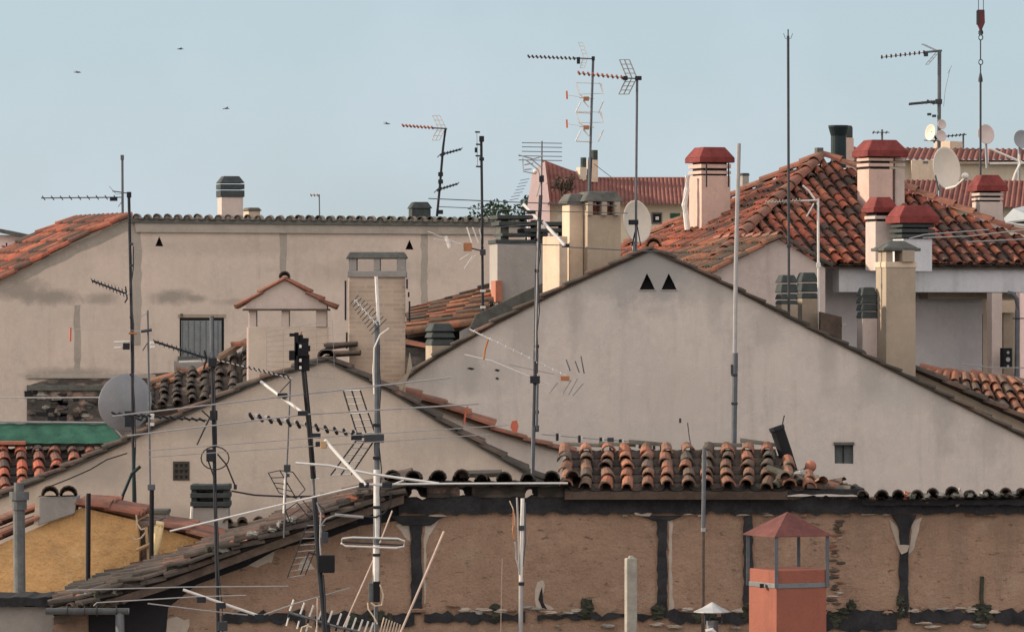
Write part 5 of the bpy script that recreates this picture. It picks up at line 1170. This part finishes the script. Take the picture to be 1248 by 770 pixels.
# --- ridge aerial lying along the front ridge (row of clips)
a = Ant('long low yagi lying along the ridge of the orange tiles', (700, 548), 61.9)
bo = a.line('yagi_boom', [(660, 529), (730, 535), (812, 540)], 1.6, 'rod_grey')
for x in (679, 706, 732, 756, 780, 797, 806): a.line('element', [(x, 528 + (x - 679) * .09), (x, 537 + (x - 679) * .09)], 3.6, 'dark_metal', -.05, bo); a.line('white_spacer', [(x + 3, 529 + (x - 679) * .09), (x + 3, 533 + (x - 679) * .09)], 2, 'white_paint', -.06, bo)
a.block('clamp', 740, 748, 533, 540, 'steel', .1); a.mast([(744, 534), (744, 552)], 2.6, 'mast_grey')
o = obj('red_plastic_scrap', MB().prism([(624, 513), (630, 512), (632, 519), (630, 527), (625, 526), (622, 520)], 73.0, .06), 'red_plastic'); tag(o, 'small red plastic scrap standing on the annexe tile verge', 'scrap')
o = obj('orange_stick', MB().line([(570, 495), (567, 505), (565.5, 517)], 73, 2.6), 'red_plastic'); tag(o, 'short red-orange stick standing on the annexe tile verge', 'stick')

# --- pipes and stacks
def pipe_thing(name, label, cat, pts, Y, w, mat, base):
    t = thing(name, label, cat, P(base[0], base[1], Y)); return t, obj('tube', MB().line(pts, Y, w, 14), mat, t)
t, o = pipe_thing('flue_pipe', 'grey cement flue pipe with a wide collar before the ochre gable', 'flue pipe', [(23, 612), (24, 730)], 62.6, 14.5, 'fibre_cement', (24, 728))
obj('collar', MB().line([(23.5, 599), (23.5, 609)], 62.6, 24, 14), 'fibre_cement', t); obj('neck', MB().line([(23.5, 608), (23.5, 621)], 62.6, 18.5, 14), 'fibre_cement', t); obj('top_ring', MB().line([(23, 588), (23, 600)], 62.6, 12, 12), 'fibre_cement', t)
t, o = pipe_thing('thin_post', 'thin black square post before the ochre gable', 'post', [(108, 601), (107.5, 712)], 63, 5.4, 'black', (107, 712))
obj('pale_edge', MB().line([(104.5, 602), (104.4, 712)], 63, 1, 5), 'rod_grey', t)
t, o = pipe_thing('leaning_pipe', 'black pipe slanting against the pale gable wall beside the dish mast', 'pipe', [(171, 568), (160, 578), (150, 602), (144, 622)], 67.6, 4.2, 'flue_dark', (144, 622)); obj('foot_tube', MB().line([(163, 545), (163.5, 628)], 67.8, 4, 8), 'flue_dark', t)
t, o = pipe_thing('broken_flue', 'tilted black metal flue sticking out of the broken tiles', 'flue pipe', [(947, 522), (957, 552), (966, 582)], 60.9, 17.5, 'black', (966, 590))
obj('flue_rim', MB().line([(946, 519.5), (947.5, 524)], 60.9, 19.5, 14), 'dark_metal', t); obj('wire_hook', MB().line([(953, 520), (954.5, 512), (956, 506)], 60.8, 1.6), 'dark_metal', t)
o = obj('orange_ball', MB().lathe(P(988, 568, 60.6), [(.001, -.072)] + [(.072 * math.cos(t), .072 * math.sin(t)) for t in [x * .3 - 1.2 for x in range(9)]] + [(.001, .072)], UP, 16), 'terracotta', smooth=True); tag(o, 'faded orange ball resting on rubble beside the tilted flue', 'ball')
t, o = pipe_thing('cement_post', 'square weathered concrete post standing alone before the mud wall', 'post', [(0, 0), (1, 1)], 58.2, 1, 'concrete', (771, 790))
bpy.data.objects.remove(o); obj('shaft', MB().ybox(764, 13, 3, 680, 1000, 58.2, 0, 14), 'concrete', t, .015); obj('broken_top', MB().ybox(766, 8, 2, 677, 682, 58.25, 0, 14, 2), 'concrete', t, .01)
t, o = pipe_thing('cone_vent', 'small metal roof vent with a shallow cone hat beside the red chimney', 'roof vent', [(868, 756), (868, 900)], 58, 15, 'zinc', (868, 770))
c = P(868, 745, 58); k = PX(1, 58); obj('cone_hat', MB().lathe(c, [(22.5 * k, -.4 * k), (22.5 * k, .4 * k), (12 * k, 5 * k), (1 * k, 11.5 * k)], UP, 12), 'alu', t)
for x in (859.5, 865, 880): obj('strut', MB().line([(x, 744.5), (x, 760)], 57.95, 2.2), 'steel', t)
obj('white_ring', MB().line([(860, 769), (868, 767), (872, 772)], 57.8, 6), 'white_paint', t)

# --- red chimney at the bottom
t = thing('red_chimney', 'red rendered chimney with pyramid metal hat on thin legs and a white collar', 'chimney', P(965, 770, 57))
obj('shaft', MB().ybox(946.5, 63, 31, 695, 1000, 57, 0, 26), 'chimney_red', t, .012)
obj('collar', MB().ybox(946.5, 63, 31, 711, 717, 57, .9, 26), 'zinc', t, .005)
w_ = PX(63, 57) / math.cos(R(26)); dd = PX(31, 57) / math.sin(R(26)); c0 = P(946.5, 0, 57); fv = V((math.cos(R(26)), math.sin(R(26)), 0)); lv = V((-math.sin(R(26)), math.cos(R(26)), 0))
zb = P(0, 653, 57).z; za = P(0, 625, 57).z; zc = P(0, 716, 57).z
def cor(u, v, z, o=.0):
    p = c0 + fv * (w_ * u + o * (1 if u > .5 else -1)) + lv * (dd * v + o * (1 if v > .5 else -1)); p.z = z; return p
q = [cor(0, 0, zb, .05), cor(1, 0, zb, .05), cor(1, 1, zb, .05), cor(0, 1, zb, .05)]; ap = sum(q, V((0, 0, 0))) / 4; ap.z = za
hat = obj('hat', MB().add(q + [p - UP * .012 for p in q] + [ap], [(0, 1, 8), (1, 2, 8), (2, 3, 8), (3, 0, 8), (0, 4, 5, 1), (1, 5, 6, 2), (2, 6, 7, 3), (3, 7, 4, 0), (7, 6, 5, 4)]), 'roof_metal_red', t)
for u, v in ((0, 0), (1, 0), (0, 1), (1, 1)):
    p = cor(u, v, zc, .006); obj('leg', MB().box(p.x - .02, p.x + .02, p.y - .02, p.y + .02, zc, zb), 'mast_grey', t)
p = cor(.5, 0, zc, 0); obj('leg', MB().tube([cor(.5, .9, zb), cor(.5, .9, zc)], .022, 6), 'dark_metal', t)
obj('collar_clip', MB().pbox(926, 931, 711, 716, 57.2, .05, -.02), 'dark_metal', t)

# --- rag, hose
rg = MB(); 
for x0, y0, x1, y1, w in ((192, 640, 181, 700, 7), (197, 636, 186, 690, 7), (190, 638, 199, 640, 8)): rg.line([(x0, y0), ((x0 + x1) / 2 + 1, (y0 + y1) / 2), (x1, y1)], 63.6, w, 8)
o = obj('hanging_rag', rg, 'rag', smooth=True); tag(o, 'cream cloth hanging folded over the end of the ochre wall', 'rag')
o = obj('slack_cable', MB().line([(282, 598), (310, 603), (350, 605), (400, 604), (440, 605)], 67, 2.4), 'cable'); tag(o, 'black slack cable running along the foot of the pale gable', 'cable')
o = obj('long_wire', MB().line([(-40, 484), (60, 484.5), (130, 484)], 100, 1.7), 'pale_wire'); tag(o, 'pale level wire crossing before the exposed masonry', 'wire')
for i, (p, lb) in enumerate((([(1108, 291), (1126, 286), (1205, 280)], 'upper clothes line bar above the terrace lintel'), ([(1125, 290), (1180, 288), (1260, 279)], 'middle clothes line bar above the terrace lintel'), ([(1177, 295), (1260, 291)], 'lowest clothes line bar above the terrace lintel'))):
    tag(obj('clothes_line', MB().line(p, 90.2 + .4 * i, 1.8), 'rod_grey'), lb, 'clothes line', 'clothes line bars')
tag(obj('terrace_rail', MB().line([(1174, 444), (1190, 445), (1205, 448), (1248, 448)], 92, 1.5), 'rod_grey'), 'thin pale rail across the terrace opening', 'rail')
t = thing('awning', 'grey folded awning with a dark underside at the end of the pyramid roof', 'awning', P(1250, 275, 93))
aw = MB().add([P(1224, 268, 93), P(1235, 256, 93.2), P(1262, 250, 93.6), P(1300, 250, 94), P(1300, 275, 92.6), P(1262, 268, 92.4), P(1226, 272, 92.8)], [(0, 1, 5, 6), (1, 2, 5), (2, 3, 4, 5)]); o = obj('canopy', aw, 'awning_grey', t); o.modifiers.new('t', 'SOLIDIFY').thickness = .03
obj('underside', MB().prism([(1232, 265), (1250, 257), (1300, 257), (1300, 274), (1236, 272)], 92.9, .1), 'awning_dark', t); obj('arm', MB().line([(1226, 271), (1262, 278)], 92.2, 3), 'white_paint', t)

# --- crane hook
t = thing('crane_hook', 'dark red crane hook block and chain hanging on two cables', 'crane hook', P(1195, 215, 100))
for x in (1192.5, 1198.5): obj('cable', MB().line([(x, -400), (x, 14)], 100, .9), 'steel', t)
obj('hook_block', MB().prism([(1191, 12), (1200, 12), (1200.5, 28), (1197, 36), (1194, 36), (1190.5, 28)], 100, .12), 'hook_red', t, .015); obj('block_plate', MB().pbox(1190.5, 1193, 13, 30, 100, .14, -.01), 'steel', t)
for y in (40, 46, 76): obj('chain_ring', MB().line([(1195.3 + 2.6 * math.cos(k * .7), y + 3.2 * math.sin(k * .7)) for k in range(10)], 100, 1.4), 'steel', t)
obj('shackle', MB().line([(1195.3, 36), (1195.3, 42)], 100, 4), 'steel', t); obj('chain', MB().line([(1195, 49), (1195, 73)], 100, 1.6), 'steel', t); obj('chain', MB().line([(1195, 79), (1195, 92)], 100, 1.6), 'steel', t)
obj('socket', MB().lathe(P(1195, 100, 100), [(PX(2.8, 100), 0), (PX(2.6, 100), PX(4, 100)), (PX(1, 100), PX(11, 100))], UP, 10), 'steel', t); obj('rope', MB().line([(1195, 99), (1195, 240)], 100, 2.6), 'steel', t)

# --- birds
def bird(x, y, Y, sp, tilt, label):
    c = P(x, y, Y); k = PX(1, Y); vs = []; mb = MB()
    ring = [(-3.4, .05), (-2.4, .5), (-.6, .85), (1.2, .7), (2.2, .45), (2.8, .5), (3.3, .15), (3.8, .02)]
    for (u, r) in ring:
        for j in range(6):
            an = j * math.pi / 3; mb.v.append(c + V((u, math.cos(an) * r, math.sin(an) * r)) * k)
    for i in range(len(ring) - 1):
        for j in range(6): mb.f.append([i * 6 + j, i * 6 + (j + 1) % 6, i * 6 + 6 + (j + 1) % 6, i * 6 + 6 + j])
    for s_ in (-1, 1):
        b0 = c + V((.9, s_ * .5, .2)) * k; b1 = c + V((-.8, s_ * .5, .2)) * k; e0 = c + V((.7 - s_ * sp * .35, s_ * sp * .6, 1 + tilt * s_)) * k; e1 = c + V((-.9 - s_ * sp * .35, s_ * sp * .6, .9 + tilt * s_)) * k; tp = c + V((-1.4 - s_ * sp * .7, s_ * sp, .2 + tilt * 2 * s_)) * k
        mb.add([b0, b1, e1, e0, tp], [(0, 1, 2, 3), (3, 2, 4)] if s_ > 0 else [(3, 2, 1, 0), (4, 2, 3)])
    mb.add([c + V((-2.6, 0, 0)) * k, c + V((-4.6, .8, .1)) * k, c + V((-4.6, -.8, .1)) * k], [(0, 1, 2)])
    o = obj('bird', mb, 'bird'); o.modifiers.new('t', 'SOLIDIFY').thickness = .01
    tag(o, label, 'bird', 'birds in the sky')
bird(95, 88.5, 130, 6, .5, 'small dark bird gliding highest in line over the tall wall slope'); bird(220, 60, 150, 4, -.3, 'speck of a bird high above the slate capped chimney')
bird(276, 132.5, 130, 5, -.6, 'small dark bird directly over the slate capped chimney'); bird(472, 151, 140, 5, .8, 'small bird beside the red-banded yagi')

# --- tree behind the houses
YT = 190
tr = thing('tree', 'dark green tree top showing between the tile coping and the pink gable', 'tree', V((P(628, 0, YT).x, YT, 0)))
bx_ = P(628, 0, YT).x; zt = P(0, 240, YT).z
tk = MB().tube([(bx_, YT, 0), (bx_ + .1, YT, 6), (bx_ - .1, YT, 10.5), (bx_, YT, 14)], .28, 8, .08)
for i in range(9):
    an = i * 2.4; z = 9 + i * .6; tk.tube([(bx_, YT, z), (bx_ + math.cos(an) * .9, YT + math.sin(an) * .9, z + .9), (bx_ + math.cos(an) * 1.7, YT + math.sin(an) * 1.7, z + 1.5)], .09, 5, .02)
obj('trunk', tk, 'bark', tr)
rl = random.Random(9); lf = MB()
cl = [(rl.uniform(-1.9, 1.9), rl.uniform(-1.9, 1.9), rl.uniform(10.5, zt - .6), rl.uniform(.45, .8)) for _ in range(34)] + [(.5, 0, zt - .35, .4), (-.6, .3, zt - .5, .45), (0, -.5, zt - .8, .5)]
for (x, y, z, r) in cl:
    for _ in range(110):
        d = V((rl.gauss(0, 1), rl.gauss(0, 1), rl.gauss(0, 1))).normalized() * r * rl.random() ** .4
        p = V((bx_ + x, YT + y, z)) + d; u = V((rl.gauss(0, 1), rl.gauss(0, 1), rl.gauss(0, 1))).normalized() * .09; w = u.cross(V((rl.gauss(0, 1), rl.gauss(0, 1), rl.gauss(0, 1)))).normalized() * .06
        lf.add([p - u, p + w, p + u, p - w], [(0, 1, 2, 3)])
obj('crown', lf, 'leaf', tr)

# dead plants on the roof by the domed chimney
t = thing('dry_plant', 'brown dry plant growing in front of the red ribbed roof', 'plant', P(686, 240, 84.6)); rl = random.Random(4); st = MB(); lv_ = MB()
for i in range(9):
    x = 676 + rl.uniform(0, 20); y = 218 + rl.uniform(0, 16); st.line([(686, 242, 84.6), ((x + 686) / 2, (y + 238) / 2, 84.6), (x, y, 84.6 + rl.uniform(-.2, .2))], 84.6, 1.4, 4)
    for _ in range(30):
        p = P(x + rl.gauss(0, 3), y + rl.gauss(0, 3), 84.6 + rl.gauss(0, .05)); u = V((rl.gauss(0, 1), rl.gauss(0, 1), rl.gauss(0, 1))).normalized() * .03; w = u.cross(V((rl.gauss(0, 1), 1, rl.gauss(0, 1)))).normalized() * .02
        lv_.add([p - u, p + w, p + u, p - w], [(0, 1, 2, 3)])
obj('stem', st, 'bark', t); obj('foliage', lv_, 'bed', t)
# ------------------------------------------------------------------ camera, light, sky
cam = bpy.data.cameras.new('camera'); cam.sensor_width = 36; cam.lens = 36 * F / 1248
cam.clip_end = 6000; cam.clip_start = 1
co = bpy.data.objects.new('camera', cam); COL.objects.link(co); co.location = (0, 0, CZ); co.rotation_euler = (R(90), 0, 0)
SC.camera = co
SUN = V((-.92, .17, .31)).normalized()
ld = bpy.data.lights.new('sun', 'SUN'); ld.energy = SUNE; ld.angle = R(1.5); ld.color = (1, .83, .64)
lo_ = bpy.data.objects.new('sun', ld); COL.objects.link(lo_); lo_.rotation_euler = SUN.to_track_quat('Z', 'Y').to_euler(); lo_.location = (-40, 60, 60)
w = bpy.data.worlds.new('World'); SC.world = w; w.use_nodes = True
nt = w.node_tree; bg = nt.nodes['Background']
sky = nt.nodes.new('ShaderNodeTexSky'); sky.sky_type = 'NISHITA'; sky.sun_disc = False
sky.sun_elevation = math.asin(SUN.z); sky.sun_rotation = math.atan2(SUN.x, SUN.y)
sky.air_density = SKYAIR; sky.dust_density = SKYDUST; sky.ozone_density = SKYOZ; sky.altitude = 300

# thin even haze over the whole sky, and an added bright glow behind the viewer that fills the shaded fronts
tc = nt.nodes.new('ShaderNodeTexCoord'); sx = nt.nodes.new('ShaderNodeSeparateXYZ'); nt.links.new(tc.outputs['Generated'], sx.inputs['Vector'])
hz = mix(nt, sky.outputs['Color'], HAZE, .72)
cn = nt.nodes.new('ShaderNodeTexNoise'); cn.inputs['Scale'].default_value = 9; cn.inputs['Detail'].default_value = 6; nt.links.new(tc.outputs['Generated'], cn.inputs['Vector'])
wisp = ramp(nt, cn.outputs['Fac'], [(.40, 0), (.64, 1)])
hz = mix(nt, hz, (HAZE[0] * 1.22, HAZE[1] * 1.11, HAZE[2] * 1.06), mixf(nt, wisp, .9))
mr = nt.nodes.new('ShaderNodeMapRange'); mr.inputs['From Min'].default_value = .15; mr.inputs['From Max'].default_value = -.6; nt.links.new(sx.outputs['Y'], mr.inputs['Value'])
cm = nt.nodes.new('ShaderNodeMath'); cm.operation = 'MULTIPLY'; nt.links.new(mr.outputs['Result'], cm.inputs[0])
nt.links.new(ramp(nt, cn.outputs['Fac'], [(.3, .55), (.6, 1)]), cm.inputs[1])
hz = mix(nt, hz, REAR_FILL, cm.outputs[0])
nt.links.new(hz, bg.inputs['Color']); bg.inputs['Strength'].default_value = SKYS
vs = SC.view_settings; vs.view_transform = 'Standard'; vs.look = 'None'; vs.gamma = 1; vs.exposure = EXPO; vs.use_curve_mapping = False
SC.cycles.max_bounces = 6
